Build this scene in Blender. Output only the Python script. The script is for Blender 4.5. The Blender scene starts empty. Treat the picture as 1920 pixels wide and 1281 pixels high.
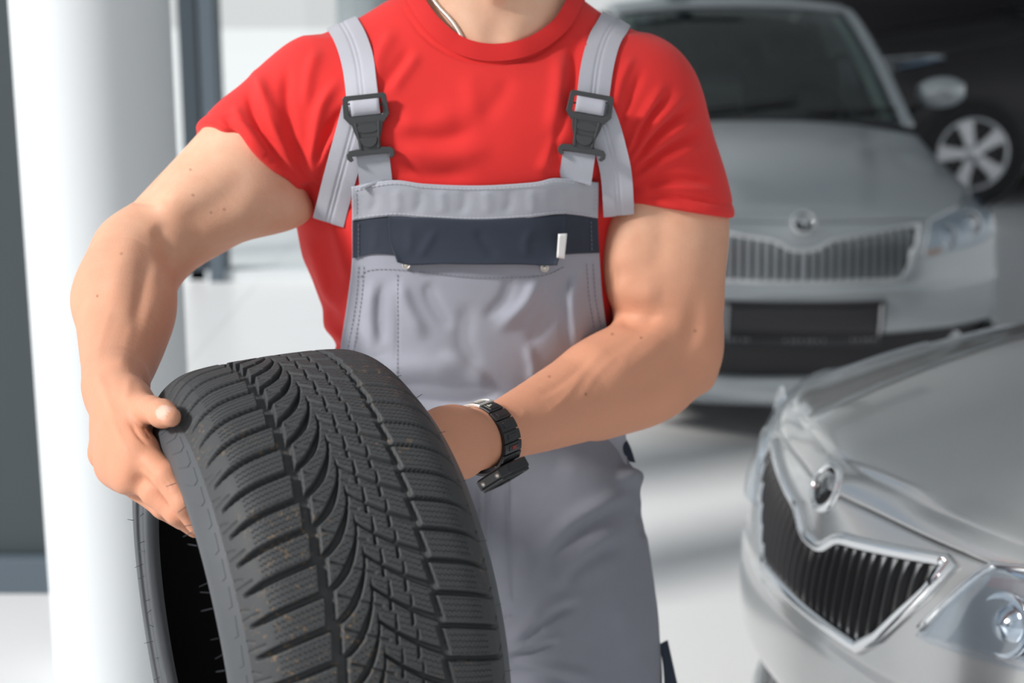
import bpy, bmesh, math, random
import numpy as np
from mathutils import Vector, Matrix
from mathutils.bvhtree import BVHTree

SC = bpy.context.scene
COL = SC.collection
rnd = random.Random(7)

# ------------------------------------------------------------------ camera
CAM_H = 1.66
FPX = 2933.3                                   # 55 mm on a 36 mm sensor, 1920 px wide
TH = math.atan(670.0 / FPX)                    # looking down
cam_data = bpy.data.cameras.new('camera')
cam_data.sensor_width = 36.0
cam_data.lens = 55.0
cam_data.clip_start = 0.05
cam_data.clip_end = 400
cam_data.dof.use_dof = True
cam_data.dof.focus_distance = 1.66
cam_data.dof.aperture_fstop = 4.2
cam = bpy.data.objects.new('camera', cam_data)
cam.location = (0, 0, CAM_H)
cam.rotation_euler = (math.pi / 2 - TH, 0, 0)
COL.objects.link(cam)
SC.camera = cam

# ------------------------------------------------------------------ world: bright broken cloud
SC.view_settings.view_transform = 'Standard'
SC.view_settings.look = 'None'
SC.view_settings.gamma = 1.0
SC.view_settings.exposure = 0.36
SC.view_settings.use_curve_mapping = False
W = bpy.data.worlds.new('sky')
SC.world = W
W.use_nodes = True
nt = W.node_tree
nt.nodes.clear()
wo = nt.nodes.new('ShaderNodeOutputWorld')
bg = nt.nodes.new('ShaderNodeBackground')
tc = nt.nodes.new('ShaderNodeTexCoord')
ns = nt.nodes.new('ShaderNodeTexNoise')
ns.inputs['Scale'].default_value = 2.6
ns.inputs['Detail'].default_value = 5
ns.inputs['Roughness'].default_value = 0.55
rp = nt.nodes.new('ShaderNodeValToRGB')
rp.color_ramp.elements[0].position = 0.42
rp.color_ramp.elements[0].color = (0.50, 0.66, 0.86, 1)
rp.color_ramp.elements[1].position = 0.54
rp.color_ramp.elements[1].color = (1.0, 1.0, 1.0, 1)
sep = nt.nodes.new('ShaderNodeSeparateXYZ')
mr = nt.nodes.new('ShaderNodeMapRange')
mr.inputs['From Min'].default_value = 0.05
mr.inputs['From Max'].default_value = 0.35
mixw = nt.nodes.new('ShaderNodeMixRGB')
mixw.inputs['Color1'].default_value = (1.0, 1.0, 1.0, 1)
nt.links.new(tc.outputs['Generated'], ns.inputs['Vector'])
nt.links.new(tc.outputs['Generated'], sep.inputs['Vector'])
nt.links.new(sep.outputs['Z'], mr.inputs['Value'])
nt.links.new(ns.outputs['Fac'], rp.inputs['Fac'])
nt.links.new(mr.outputs['Result'], mixw.inputs['Fac'])
nt.links.new(rp.outputs['Color'], mixw.inputs['Color2'])
nt.links.new(mixw.outputs['Color'], bg.inputs['Color'])
bg.inputs['Strength'].default_value = 0.58
nt.links.new(bg.outputs['Background'], wo.inputs['Surface'])

# ------------------------------------------------------------------ sun from the window side (left)
sun_d = bpy.data.lights.new('sun', 'SUN')
sun_d.energy = 3.3
sun_d.angle = math.radians(10)
sun_d.color = (1.0, 0.965, 0.925)
sun = bpy.data.objects.new('sun', sun_d)
COL.objects.link(sun)
sun.rotation_euler = Vector((0.76, 0.40, -0.52)).to_track_quat('-Z', 'Y').to_euler()
sun.location = (-6, -1, 6)

# ------------------------------------------------------------------ helpers
CT, ST = math.cos(TH), math.sin(TH)


def A(px, py, Y):
    """world point seen at pixel (px, py) of the 1920x1281 frame, at world depth Y"""
    u = (px - 960.0) / FPX
    v = (640.5 - py) / FPX
    dy = CT + v * ST
    dz = -ST + v * CT
    k = Y / dy
    return np.array([u * k, Y, CAM_H + dz * k])


def ray(px, py):
    u = (px - 960.0) / FPX
    v = (640.5 - py) / FPX
    return Vector((u, CT + v * ST, -ST + v * CT))


def proj(P):
    dz = P[:, 2] - CAM_H
    d = P[:, 1] * CT - dz * ST
    v = P[:, 1] * ST + dz * CT
    return np.c_[960 + FPX * P[:, 0] / d, 640.5 - FPX * v / d]


def unit(v):
    v = np.asarray(v, float)
    return v / np.linalg.norm(v)


def catmull(pts, n):
    """smooth resampling of a polyline (n points) with Catmull-Rom splines"""
    P = np.asarray(pts, float)
    m = len(P)
    Q = np.vstack([2 * P[0] - P[1], P, 2 * P[-1] - P[-2]])
    t = np.linspace(0, m - 1 - 1e-9, n)
    i = t.astype(int)
    f = (t - i)[:, None]
    p0, p1, p2, p3 = Q[i], Q[i + 1], Q[i + 2], Q[i + 3]
    return 0.5 * (2 * p1 + (p2 - p0) * f + (2 * p0 - 5 * p1 + 4 * p2 - p3) * f ** 2 + (3 * p1 - p0 - 3 * p2 + p3) * f ** 3)


def mesh_np(name, V, F, mat=None, parent=None, smooth=True):
    """one mesh object from numpy verts and an (n,k) face array or list of faces"""
    me = bpy.data.meshes.new(name)
    V = np.asarray(V, np.float32)
    if isinstance(F, np.ndarray) and F.ndim == 2:
        n, k = F.shape
        me.vertices.add(len(V))
        me.vertices.foreach_set('co', V.ravel())
        me.loops.add(n * k)
        me.loops.foreach_set('vertex_index', F.astype(np.int32).ravel())
        me.polygons.add(n)
        me.polygons.foreach_set('loop_start', np.arange(0, n * k, k, dtype=np.int32))
        me.polygons.foreach_set('loop_total', np.full(n, k, np.int32))
        me.update(calc_edges=True)
    else:
        me.from_pydata([tuple(v) for v in V], [], [tuple(int(i) for i in f) for f in F])
        me.update()
    if smooth:
        me.polygons.foreach_set('use_smooth', np.ones(len(me.polygons), bool))
    o = bpy.data.objects.new(name, me)
    COL.objects.link(o)
    if mat:
        me.materials.append(mat)
    if parent is not None:
        o.parent = parent
    return o


def grid_faces(nu, nv, wrap_u=False, wrap_v=False):
    iu = np.arange(nu if wrap_u else nu - 1)
    iv = np.arange(nv if wrap_v else nv - 1)
    a, b = np.meshgrid(iu, iv, indexing='ij')
    a2, b2 = (a + 1) % nu, (b + 1) % nv
    return np.stack([a * nv + b, a2 * nv + b, a2 * nv + b2, a * nv + b2], -1).reshape(-1, 4)


class MB:
    """collects shapes into one mesh"""
    def __init__(self):
        self.v = []
        self.f = []

    def add(self, V, F):
        b = len(self.v)
        self.v.extend([tuple(map(float, p)) for p in V])
        self.f.extend([tuple(int(i) + b for i in f) for f in F])
        return self

    def box(self, c, s, M=None):
        V = []
        for z in (-.5, .5):
            for x, y in ((-.5, -.5), (.5, -.5), (.5, .5), (-.5, .5)):
                p = Vector((x * s[0], y * s[1], z * s[2]))
                if M is not None:
                    p = M @ p
                V.append((p[0] + c[0], p[1] + c[1], p[2] + c[2]))
        return self.add(V, [(3, 2, 1, 0), (4, 5, 6, 7), (0, 1, 5, 4), (1, 2, 6, 5), (2, 3, 7, 6), (3, 0, 4, 7)])

    def tube(self, pts, r, n=10, closed=False, flat=None):
        P = [np.asarray(p, float) for p in pts]
        m = len(P)
        rs = r if hasattr(r, '__len__') else [r] * m
        V = []
        nrm = None
        for i in range(m):
            if closed:
                t = unit(P[(i + 1) % m] - P[i - 1])
            else:
                t = unit(P[min(i + 1, m - 1)] - P[max(i - 1, 0)])
            if nrm is None:
                h = np.array([0, 0, 1.]) if abs(t[2]) < .9 else np.array([1., 0, 0])
                nrm = unit(h - t * (h @ t))
            else:
                nrm = unit(nrm - t * (nrm @ t))
            b = np.cross(t, nrm)
            for k in range(n):
                a = 2 * math.pi * k / n
                V.append(P[i] + rs[i] * (math.cos(a) * nrm + math.sin(a) * b))
        F = []
        for i in range(m if closed else m - 1):
            j = (i + 1) % m
            for k in range(n):
                k2 = (k + 1) % n
                F.append((i * n + k, i * n + k2, j * n + k2, j * n + k))
        if not closed:
            F.append(tuple(range(n))[::-1])
            F.append(tuple((m - 1) * n + k for k in range(n)))
        return self.add(V, F)

    def prism(self, poly, z0, z1, M=None):
        """extruded 2-D polygon (x, y) between z0 and z1"""
        n = len(poly)
        V = []
        for z in (z0, z1):
            for x, y in poly:
                p = Vector((x, y, z))
                if M is not None:
                    p = M @ p
                V.append(tuple(p))
        F = [tuple(range(n))[::-1], tuple(range(n, 2 * n))]
        F += [(i, (i + 1) % n, n + (i + 1) % n, n + i) for i in range(n)]
        return self.add(V, F)

    def ringprism(self, outer, inner, z0, z1, M=None):
        """extruded polygon with a hole; outer and inner have the same number of points"""
        n = len(outer)
        V = []
        for z in (z0, z1):
            for poly in (outer, inner):
                for x, y in poly:
                    p = Vector((x, y, z))
                    if M is not None:
                        p = M @ p
                    V.append(tuple(p))
        F = []
        for i in range(n):
            j = (i + 1) % n
            F.append((2 * n + i, 2 * n + j, 3 * n + j, 3 * n + i))
            F.append((j, i, n + i, n + j))
            F.append((i, j, 2 * n + j, 2 * n + i))
            F.append((n + j, n + i, 3 * n + i, 3 * n + j))
        return self.add(V, F)

    def lathe(self, prof, n=48, M=None, closed=False):
        """profile (r, x) turned about the x axis"""
        m = len(prof)
        V = []
        for i in range(n):
            a = 2 * math.pi * i / n
            for r, x in prof:
                p = Vector((x, r * math.sin(a), r * math.cos(a)))
                if M is not None:
                    p = M @ p
                V.append(tuple(p))
        F = [tuple(f) for f in grid_faces(n, m, True, closed)]
        return self.add(V, F)

    def build(self, name, mat=None, parent=None, smooth=False, bevel=0, autosmooth=None):
        me = bpy.data.meshes.new(name)
        me.from_pydata(self.v, [], self.f)
        bm = bmesh.new()
        bm.from_mesh(me)
        bmesh.ops.recalc_face_normals(bm, faces=bm.faces)
        bm.to_mesh(me)
        bm.free()
        if smooth:
            me.polygons.foreach_set('use_smooth', np.ones(len(me.polygons), bool))
        me.update()
        o = bpy.data.objects.new(name, me)
        COL.objects.link(o)
        if mat:
            me.materials.append(mat)
        if parent is not None:
            o.parent = parent
        if bevel:
            md = o.modifiers.new('bevel', 'BEVEL')
            md.width = bevel
            md.segments = 2
            md.limit_method = 'ANGLE'
            md.angle_limit = math.radians(40)
        return o


def empty(name, loc=(0, 0, 0), rz=0.0):
    o = bpy.data.objects.new(name, None)
    o.empty_display_size = 0.1
    COL.objects.link(o)
    o.location = loc
    o.rotation_euler = (0, 0, rz)
    return o


def tag(o, label=None, cat=None, group=None, kind=None):
    if label:
        o['label'] = label
    if cat:
        o['category'] = cat
    if group:
        o['group'] = group
    if kind:
        o['kind'] = kind
    return o


def srgb(r, g, b):
    def f(c):
        c /= 255.0
        return c / 12.92 if c <= 0.04045 else ((c + 0.055) / 1.055) ** 2.4
    return (f(r), f(g), f(b), 1.0)


def glass(name, tint, f0):
    """thin glass pane: clear with a Schlick reflection, the same from both faces"""
    m = bpy.data.materials.new(name)
    m.use_nodes = True
    n = m.node_tree
    n.nodes.clear()
    o_ = n.nodes.new('ShaderNodeOutputMaterial')
    mx = n.nodes.new('ShaderNodeMixShader')
    tr = n.nodes.new('ShaderNodeBsdfTransparent')
    tr.inputs['Color'].default_value = tint
    gl = n.nodes.new('ShaderNodeBsdfGlossy')
    gl.inputs['Roughness'].default_value = .03
    lw = n.nodes.new('ShaderNodeLayerWeight')
    lw.inputs['Blend'].default_value = .5
    pw = n.nodes.new('ShaderNodeMath')
    pw.operation = 'POWER'
    pw.inputs[1].default_value = 5
    ma = n.nodes.new('ShaderNodeMath')
    ma.operation = 'MULTIPLY_ADD'
    ma.inputs[1].default_value = 1 - f0
    ma.inputs[2].default_value = f0
    n.links.new(lw.outputs['Facing'], pw.inputs[0])
    n.links.new(pw.outputs[0], ma.inputs[0])
    n.links.new(ma.outputs[0], mx.inputs['Fac'])
    n.links.new(tr.outputs['BSDF'], mx.inputs[1])
    n.links.new(gl.outputs['BSDF'], mx.inputs[2])
    n.links.new(mx.outputs['Shader'], o_.inputs['Surface'])
    return m


def pbr(name, col, rough=.5, metal=0.0, coat=0.0, noise=0.0, nscale=30, bump=0.0, bscale=200, sss=0.0, spec=.5, sheen=0.0, weave=0.0):
    m = bpy.data.materials.new(name)
    m.use_nodes = True
    n = m.node_tree
    b = n.nodes['Principled BSDF']
    b.inputs['Base Color'].default_value = col
    b.inputs['Roughness'].default_value = rough
    b.inputs['Metallic'].default_value = metal
    b.inputs['Coat Weight'].default_value = coat
    b.inputs['Coat Roughness'].default_value = 0.05
    b.inputs['Specular IOR Level'].default_value = spec
    if sheen:
        b.inputs['Sheen Weight'].default_value = sheen
        b.inputs['Sheen Roughness'].default_value = .4
    if sss:
        b.inputs['Subsurface Weight'].default_value = sss
        b.inputs['Subsurface Radius'].default_value = (1.0, .35, .2)
        b.inputs['Subsurface Scale'].default_value = .008
    tcn = n.nodes.new('ShaderNodeTexCoord')
    if noise:
        t = n.nodes.new('ShaderNodeTexNoise')
        t.inputs['Scale'].default_value = nscale
        t.inputs['Detail'].default_value = 5
        n.links.new(tcn.outputs['Object'], t.inputs['Vector'])
        mx = n.nodes.new('ShaderNodeMixRGB')
        mx.inputs['Color1'].default_value = tuple(c * (1 - noise) for c in col[:3]) + (1,)
        mx.inputs['Color2'].default_value = tuple(min(1, c * (1 + noise)) for c in col[:3]) + (1,)
        n.links.new(t.outputs['Fac'], mx.inputs['Fac'])
        n.links.new(mx.outputs['Color'], b.inputs['Base Color'])
    if bump:
        t = n.nodes.new('ShaderNodeTexNoise')
        t.inputs['Scale'].default_value = bscale
        t.inputs['Detail'].default_value = 3
        n.links.new(tcn.outputs['Object'], t.inputs['Vector'])
        bp = n.nodes.new('ShaderNodeBump')
        bp.inputs['Strength'].default_value = bump
        bp.inputs['Distance'].default_value = 0.002
        n.links.new(t.outputs['Fac'], bp.inputs['Height'])
        n.links.new(bp.outputs['Normal'], b.inputs['Normal'])
    return m

# ================================================================== the setting
M_floor = pbr('floor_tile', srgb(224, 225, 226), .32, noise=.02, nscale=2)
M_joint = pbr('floor_joint', srgb(184, 184, 184), .6)
M_white = pbr('white_render', srgb(212, 217, 220), .7, noise=.01, nscale=3)
M_frame = pbr('window_frame_metal', srgb(66, 76, 84), .45, metal=.2)
M_darkwall = pbr('dark_wall', srgb(46, 44, 48), .8, noise=.1, nscale=2)
M_post = pbr('dark_post_metal', srgb(62, 70, 74), .5)
M_plinth = pbr('plinth_blue_grey', srgb(84, 96, 106), .6)
M_pave = pbr('outside_paving', srgb(226, 226, 224), .9, noise=.03, nscale=4)

# showroom floor of large white tiles, each a slab with recessed joints
m = MB()
m.box((1.0, 7.0, -.061), (13.0, 17.0, .1))
floor = m.build('floor', M_joint)
tag(floor, 'glossy white showroom floor of large tiles', kind='structure')
TS = 1.2
me_tile = None
ix = 0
for i in range(-4, 6):
    for j in range(-1, 12):
        cx, cy = .35 + i * TS, 1.05 + j * TS
        if me_tile is None:
            o = MB().box((0, 0, 0), (TS - .003, TS - .003, .012)).build('floor_tile', M_floor, floor, bevel=0)
            me_tile = o.data
        else:
            o = bpy.data.objects.new('floor_tile', me_tile)
            COL.objects.link(o)
            o.parent = floor
        o.location = (cx, cy, -.006)
m = MB()
m.box((0, 20, -.14), (90, 90, .05))
tag(m.build('ground_outside', M_pave), 'pale paving outside the showroom', kind='structure')

# round white column, left foreground of the glazing
def column(name, x, y, r, h, mat, label):
    m = MB()
    prof = [(r * 1.0, .0), (r, .02), (r, h - .02), (r, h)]
    V = []
    n = 96
    m.lathe([(0.001, 0.0)] + prof + [(0.001, h)], n, Matrix.Rotation(-math.pi / 2, 4, 'Y'))
    o = m.build(name, mat, smooth=False)
    for p in o.data.polygons:
        p.use_smooth = abs(p.normal.z) < .5
    o.location = (x, y, 0)
    tag(o, label, kind='structure')
    return o

column('pillar', -.954, 3.62, .177, 3.4, M_white, 'thick round white pillar behind the tyre')

# dark square post at the far left, on a blue-grey plinth
m = MB()
m.box((-1.50, 4.3, 1.75), (.46, .30, 3.3))
post = m.build('dark_post', M_post, bevel=.006)
tag(post, 'dark grey square post at the left edge behind the white pillar', kind='structure')
m = MB()
m.box((-1.50, 4.28, .05), (.52, .36, .10))
m.build('plinth', M_plinth, post, bevel=.004)

# glazed wall behind, mullions standing in front of bright daylight
wall = empty('window_1', (0, 8.9, 0))
tag(wall, 'tall showroom glazing with dark blue-grey mullions', kind='structure')
M_glass = glass('window_glass', (.97, .985, .985, 1), .04)
# the mullion beside the pillar is a stack of three profiles
for x, w_, d_, c in ((-1.80, .10, .16, M_frame), (-1.685, .085, .22, M_plinth), (-3.6, .14, .18, M_frame), (-5.4, .14, .18, M_frame), (.9, .12, .18, M_frame)):
    MB().box((x, 0, 1.7), (w_, d_, 3.4)).build('mullion', c, wall, bevel=.005)
MB().box((-2.2, 0, 3.35), (7.2, .2, .14)).build('head_rail', M_frame, wall)
MB().box((-2.2, 0, .03), (7.2, .16, .06)).build('sill_rail', M_white, wall)
for x0, x1 in ((-5.33, -3.67), (-3.53, -1.85), (-1.64, .84)):
    MB().box(((x0 + x1) / 2, 0, 1.68), (x1 - x0, .012, 3.26)).build('pane', M_glass, wall)
# a pale exterior column seen through the glass
column('pillar', -.92, 10.2, .20, 3.6, pbr('outside_column', srgb(176, 182, 186), .8), 'pale grey column outside the glazing, above the red shoulder')

# dark rear wall on the right, behind the cars
m = MB()
m.box((5.6, 15.0, 2.2), (8.6, .2, 4.6))
tag(m.build('wall_back', M_darkwall), 'dark wall at the back right behind the parked cars', kind='structure')

# unseen white slab added overhead to cut the top light, left edge clear of the sun
m = MB()
m.box((3.7, 6.0, 3.5), (12.6, 19.0, .12))
tag(m.build('overhead_light_block', M_white), 'unseen white slab added overhead to cut the top light', kind='structure')

# ================================================================== cars
def paint(name, col, rough=.28, metal=.75, coat=.6):
    return pbr(name, col, rough, metal=metal, coat=coat, noise=.04, nscale=900)


M_chrome = pbr('chrome', srgb(226, 228, 230), .12, metal=1.0)
M_black = pbr('black_trim', srgb(36, 36, 39), .45)
M_gloss = pbr('gloss_black', srgb(26, 26, 29), .12, coat=.5)
M_slat = pbr('grille_slat_grey', srgb(27, 27, 30), .5, spec=.3)
M_tyre = pbr('car_tyre', srgb(38, 38, 40), .8)
M_alloy = pbr('alloy', srgb(206, 208, 212), .28, metal=.9)
M_lens = pbr('indicator_amber', srgb(196, 140, 100), .2)
M_refl = pbr('reflector', srgb(214, 218, 222), .12, metal=1.0)
M_lamp_sky = pbr('lamp_housing_sky_tint', srgb(150, 182, 218), .3, metal=.25)  # pale blue paints the sky's reflection into the housing colour
M_grille_back = pbr('grille_mesh_black', srgb(24, 24, 26), .7)
M_plateframe = pbr('plate_holder', srgb(66, 67, 71), .4)
M_plate = pbr('plate_recess', srgb(44, 44, 48), .5)
M_markings = pbr('plate_lettering', srgb(176, 178, 182), .6)
M_seat = pbr('seat_cloth', srgb(70, 72, 74), .9)
M_trim = pbr('pillar_lining', srgb(196, 206, 202), .8)


M_screen = glass('windscreen_glass', (.66, .71, .70, 1), .07)
M_lampglass = glass('headlamp_glass', (.92, .95, .98, 1), .10)
M_sideglass = glass('side_glass', (.30, .33, .33, 1), .06)

#        t    y     z     w    bow   crown
STN = np.array([
    (0, .10, .165, .70, .22, 0), (1, .03, .19, .72, .26, 0), (2, .03, .262, .73, .26, 0), (3, .07, .275, .73, .27, 0),
    (4, .05, .43, .75, .27, 0), (5, .005, .46, .77, .28, 0), (6, .0, .58, .78, .29, 0), (7, .012, .625, .78, .29, 0),
    (8, .035, .77, .77, .30, .01), (9, .060, .835, .765, .30, .02), (9.5, .085, .872, .755, .30, .035), (10, .135, .905, .745, .295, .05), (11, .45, .985, .735, .22, .075),
    (12, .85, 1.050, .725, .17, .08), (13, 1.15, 1.092, .715, .14, .075), (14, 1.20, 1.102, .70, .14, .055),
    (15, 1.60, 1.355, .635, .11, .045), (16, 2.0, 1.55, .565, .08, .035), (17, 2.6, 1.59, .56, .02, .045),
    (18, 3.4, 1.52, .54, -.05, .06), (19, 3.95, 1.10, .61, -.10, .05), (20, 4.12, 1.0, .67, -.12, .04),
    (21, 4.2, .6, .73, -.14, 0), (22, 4.15, .25, .71, -.14, 0)], float)


class CarShape:
    def __init__(self, W=.80):
        self.k = W / .80
        t = STN[:, 0]
        # smooth the station table with a spline
        P = catmull(STN, 2400)
        order = np.argsort(P[:, 0])
        self.T = P[order]

    def S(self, t, a):
        t = np.asarray(t, float)
        a = np.asarray(a, float)
        y, z, w, bow, cr = [np.interp(t, self.T[:, 0], self.T[:, i]) for i in range(1, 6)]
        aa = np.abs(a)
        x = w * a * self.k
        yy = y + bow * aa ** 2.3
        zz = z - cr * aa ** 2.4
        # bonnet: raised middle with a crease each side running out from the badge
        f = np.clip((t - 9.2) / .8, 0, 1) * np.clip((13.2 - t) / 1.0, 0, 1)
        xc = .19 + .30 * np.clip((t - 9.2) / 4, 0, 1)
        s_ = np.clip((np.abs(x / self.k) - xc + .05) / .10, 0, 1)
        zz = zz - f * .017 * s_ * s_ * (3 - 2 * s_)
        # nose ridge under the badge
        f2 = np.exp(-((t - 9.2) / .9) ** 2) * np.exp(-(x / .11) ** 2)
        yy = yy - .020 * f2
        return np.stack([x, yy, zz], -1)

    def front(self, x, z, off=0.0):
        """point of the front surface at lateral x and height z, moved out by off"""
        x = np.asarray(x, float)
        z = np.asarray(z, float)
        m_ = (self.T[:, 0] >= 1) & (self.T[:, 0] <= 11)
        zt_, tt_ = self.T[m_, 2], self.T[m_, 0]
        o_ = np.argsort(zt_)
        z_ = z.copy()
        for _ in range(3):
            t = np.interp(z_, zt_[o_], tt_[o_])
            w = np.interp(t, self.T[:, 0], self.T[:, 3]) * self.k
            a = np.clip(x / w, -1.1, 1.1)
            P = self.S(t, a)
            z_ = z_ + (z - P[..., 2])
        e = .01
        Pt = self.S(t + e, a) - self.S(t - e, a)
        Pa = self.S(t, a + e) - self.S(t, a - e)
        n = np.cross(Pa, Pt)
        n /= np.linalg.norm(n, axis=-1)[..., None] + 1e-9
        n = n * np.where(n[..., 1:2] > 0, -1, 1)
        return P + n * off


def build_car(name, label, loc, rz, body, W=.80, gw=.42, gb=.88, scale=1.0, gdark=False, plate=True, zb=None):
    C = CarShape(W)
    root = empty(name, loc, rz)
    root.scale = (scale,) * 3
    tag(root, label, 'car')

    def sheet(nm, t0, t1, a0, a1, mat, nt_=24, na=40, thick=0.0, off=0.0, parent=root):
        tv, av = np.linspace(t0, t1, nt_), np.linspace(a0, a1, na)
        TT_, AA_ = np.meshgrid(tv, av, indexing='ij')
        P = C.S(TT_, AA_)
        if off:
            P = P + np.array([0, -off, off * .5])
        ob = mesh_np(nm, P.reshape(-1, 3), grid_faces(nt_, na), mat, parent)
        if thick:
            md = ob.modifiers.new('thickness', 'SOLIDIFY')
            md.thickness = thick
            md.offset = -1
        return ob

    def fpatch(nm, xs, zb_, zt_, off, mat, parent, nz=10, thick=.004):
        """overlay on the front: for each x a bottom and a top height"""
        xs = np.asarray(xs, float)
        v_ = np.linspace(0, 1, nz)[:, None]
        Z = (1 - v_) * np.asarray(zb_)[None] + v_ * np.asarray(zt_)[None]
        X = np.repeat(xs[None], nz, 0)
        if callable(off):
            f0 = (np.abs(X) - np.abs(X).min()) / (np.abs(X).max() - np.abs(X).min())
            of_ = off(f0, np.repeat(v_, len(xs), 1))
            P0_ = C.front(X, Z, 0.0)
            P = P0_ + (C.front(X, Z, .01) - P0_) * (of_ / .01)[..., None]
        else:
            P = C.front(X, Z, off)
        ob = mesh_np(nm, P.reshape(-1, 3), grid_faces(nz, len(xs)), mat, parent)
        if thick:
            md = ob.modifiers.new('thickness', 'SOLIDIFY')
            md.thickness = thick
            md.offset = 0
        return ob

    def ftube(nm, pts_, r, off, mat, parent, closed=False, n_=10, rs=None):
        pts_ = np.asarray(pts_, float)
        P = C.front(pts_[:, 0], pts_[:, 1], off)
        m = MB()
        m.tube(list(P), r, n_, closed)
        return m.build(nm, mat, parent, smooth=True)

    k = C.k
    sheet('lip', 0, 3, -1, 1, body, 14, 50, .01)
    sheet('lower_intake', 2.95, 4.05, -1, 1, M_black, 8, 50, .01)
    sheet('bumper', 4, 9.0, -1, 1, body, 40, 60, .01)
    sheet('bonnet', 9.03, 13, -1, 1, body, 60, 70, .012)
    sheet('cowl', 13, 14.05, -1, 1, M_black, 6, 40, .01)
    sheet('windscreen', 14, 16, -.93, .93, M_screen, 20, 40, .004)
    for s in (-1, 1):
        sheet('screen_pillar', 14, 16.05, s * .93, s * 1.0, body, 20, 6, .03, parent=root)
        sheet('pillar_lining', 14.2, 15.95, s * .81, s * .90, M_trim, 14, 5, .01, off=-.014)
    sheet('roof', 16, 18, -1, 1, body, 24, 40, .02)
    sheet('rear_window', 18, 19, -.95, .95, M_sideglass, 10, 30, .006)
    sheet('tailgate', 19, 22, -1, 1, body, 20, 40, .01)
    # sides
    for s in (-1, 1):
        tv = np.concatenate([np.linspace(4.2, 14, 60), np.linspace(14.05, 19, 40), np.linspace(19.1, 22, 14)])
        E = C.S(tv, np.full(len(tv), float(s)))
        rows = []
        cab = np.clip((E[:, 2] - 1.02) / .12, 0, 1)
        beltz = np.where(E[:, 2] > 1.02, 1.02 - .02 * cab, E[:, 2])
        wmax = (W + .005) * np.interp(E[:, 1], [.28, .45, .8, 3.5, 4.05], [.985, .995, 1.0, 1.0, .94])
        beltx = np.where(cab > 0, np.abs(E[:, 0]) * (1 - cab) + cab * (W - .055), np.abs(E[:, 0]))
        Bz = np.stack([s * beltx, E[:, 1], beltz], -1)
        lowz = np.minimum(.27 + 0 * beltz, E[:, 2] - .001)
        for f, bul in ((0, 0), (.12, .55), (.3, .9), (.5, 1.0), (.7, .97), (.9, .9), (1, .85)):
            z_ = beltz + (lowz - beltz) * f
            x_ = beltx + (wmax - beltx) * bul
            rows.append(np.stack([s * x_, E[:, 1], z_], -1))
        P = np.stack(rows, 1)
        ob = mesh_np('side_panel', P.reshape(-1, 3), grid_faces(len(tv), len(rows)), body, root)
        # side glass and the roof rail above it
        i0, i1 = np.searchsorted(tv, 14.3), np.searchsorted(tv, 18.8)
        Eg, Bg = E[i0:i1], Bz[i0:i1]
        f_ = np.linspace(0, 1, 6)[None, :, None]
        G_ = Eg[:, None] * (1 - f_) + Bg[:, None] * f_
        ob = mesh_np('side_window', G_.reshape(-1, 3), grid_faces(i1 - i0, 6), M_sideglass, root)
        for yy in (2.15, 3.1):
            j = np.argmin(np.abs(E[:, 1] - yy))
            m = MB()
            m.tube([E[j] + [0, 0, -.01], Bz[j]], .03, 8)
            m.build('door_pillar', M_gloss, root, smooth=True)
        # wheel arch and wheel
        for yy in (.82, 3.40):
            m = MB()
            m.lathe([(.001, 0), (.345, 0), (.345, .008), (.001, .008)], 40, Matrix.Translation((s * (W + .002) - (.008 if s < 0 else 0), yy, .33)))
            m.build('wheel_arch', M_black, root)
            Mw = Matrix.Translation((s * (W + .042), yy, .315)) @ (Matrix.Identity(4) if s > 0 else Matrix.Rotation(math.pi, 4, 'Z'))
            m = MB()
            m.lathe([(.215, -.16), (.26, -.165), (.30, -.155), (.313, -.13), (.315, -.08), (.313, -.02), (.30, .004), (.26, .012), (.215, .006), (.205, -.02), (.205, -.14)], 56, Mw, closed=True)
            wh = m.build('wheel', M_tyre, root, smooth=True)
            m = MB()
            m.lathe([(.216, .006), (.208, .012), (.198, .004), (.19, -.05), (.17, -.09), (.001, -.095)], 48, Mw)
            m.build('rim', pbr('rim_shadow_metal', srgb(120, 122, 126), .4, metal=.8) if False else M_alloy, wh, smooth=True)
            m = MB()
            m.lathe([(.185, -.03), (.182, -.07), (.001, -.072)], 40, Mw)
            m.build('rim_well', M_black, wh)
            for q in range(5):
                a_ = 2 * math.pi * q / 5 + .3
                m = MB()
                mt = Mw @ Matrix.Rotation(a_, 4, 'X')
                m.prism([(0.03, -.030), (.03, .030), (.12, .036), (.205, .055), (.205, -.055), (.12, -.036)], -.012, .012, mt @ Matrix(((0, 0, 1, -.012), (0, 1, 0, 0), (1, 0, 0, 0), (0, 0, 0, 1))))
                m.build('spoke', M_alloy, wh, bevel=.004)
            m = MB()
            m.lathe([(.055, -.03), (.055, .0), (.045, .008), (.001, .010)], 28, Mw)
            m.build('hub_cap', M_alloy, wh, smooth=True)
        # headlamp
        la, lb = gb * gw + .055, gw + .045                    # the inner edge runs parallel to the grille's side
        xs = np.linspace(la + (lb - la) * .42, .765 * k, 40)
        fr_ = (xs - xs[0]) / (xs[-1] - xs[0])
        zb_ = .700 + .040 * fr_ + .05 * np.clip(fr_ - .75, 0, 1)
        zt_ = .815 + .075 * fr_ - .06 * np.clip(fr_ - .85, 0, 1)
        zt_ = np.minimum(zt_, .632 + (xs - la) / (lb - la) * .178)
        zt_ = np.maximum(zt_, zb_ + .004)
        hl = fpatch('headlamp', s * xs, zb_ - .006, zt_ + .006, .003, M_lamp_sky, root)
        lo_i = slice(1, -2)
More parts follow.
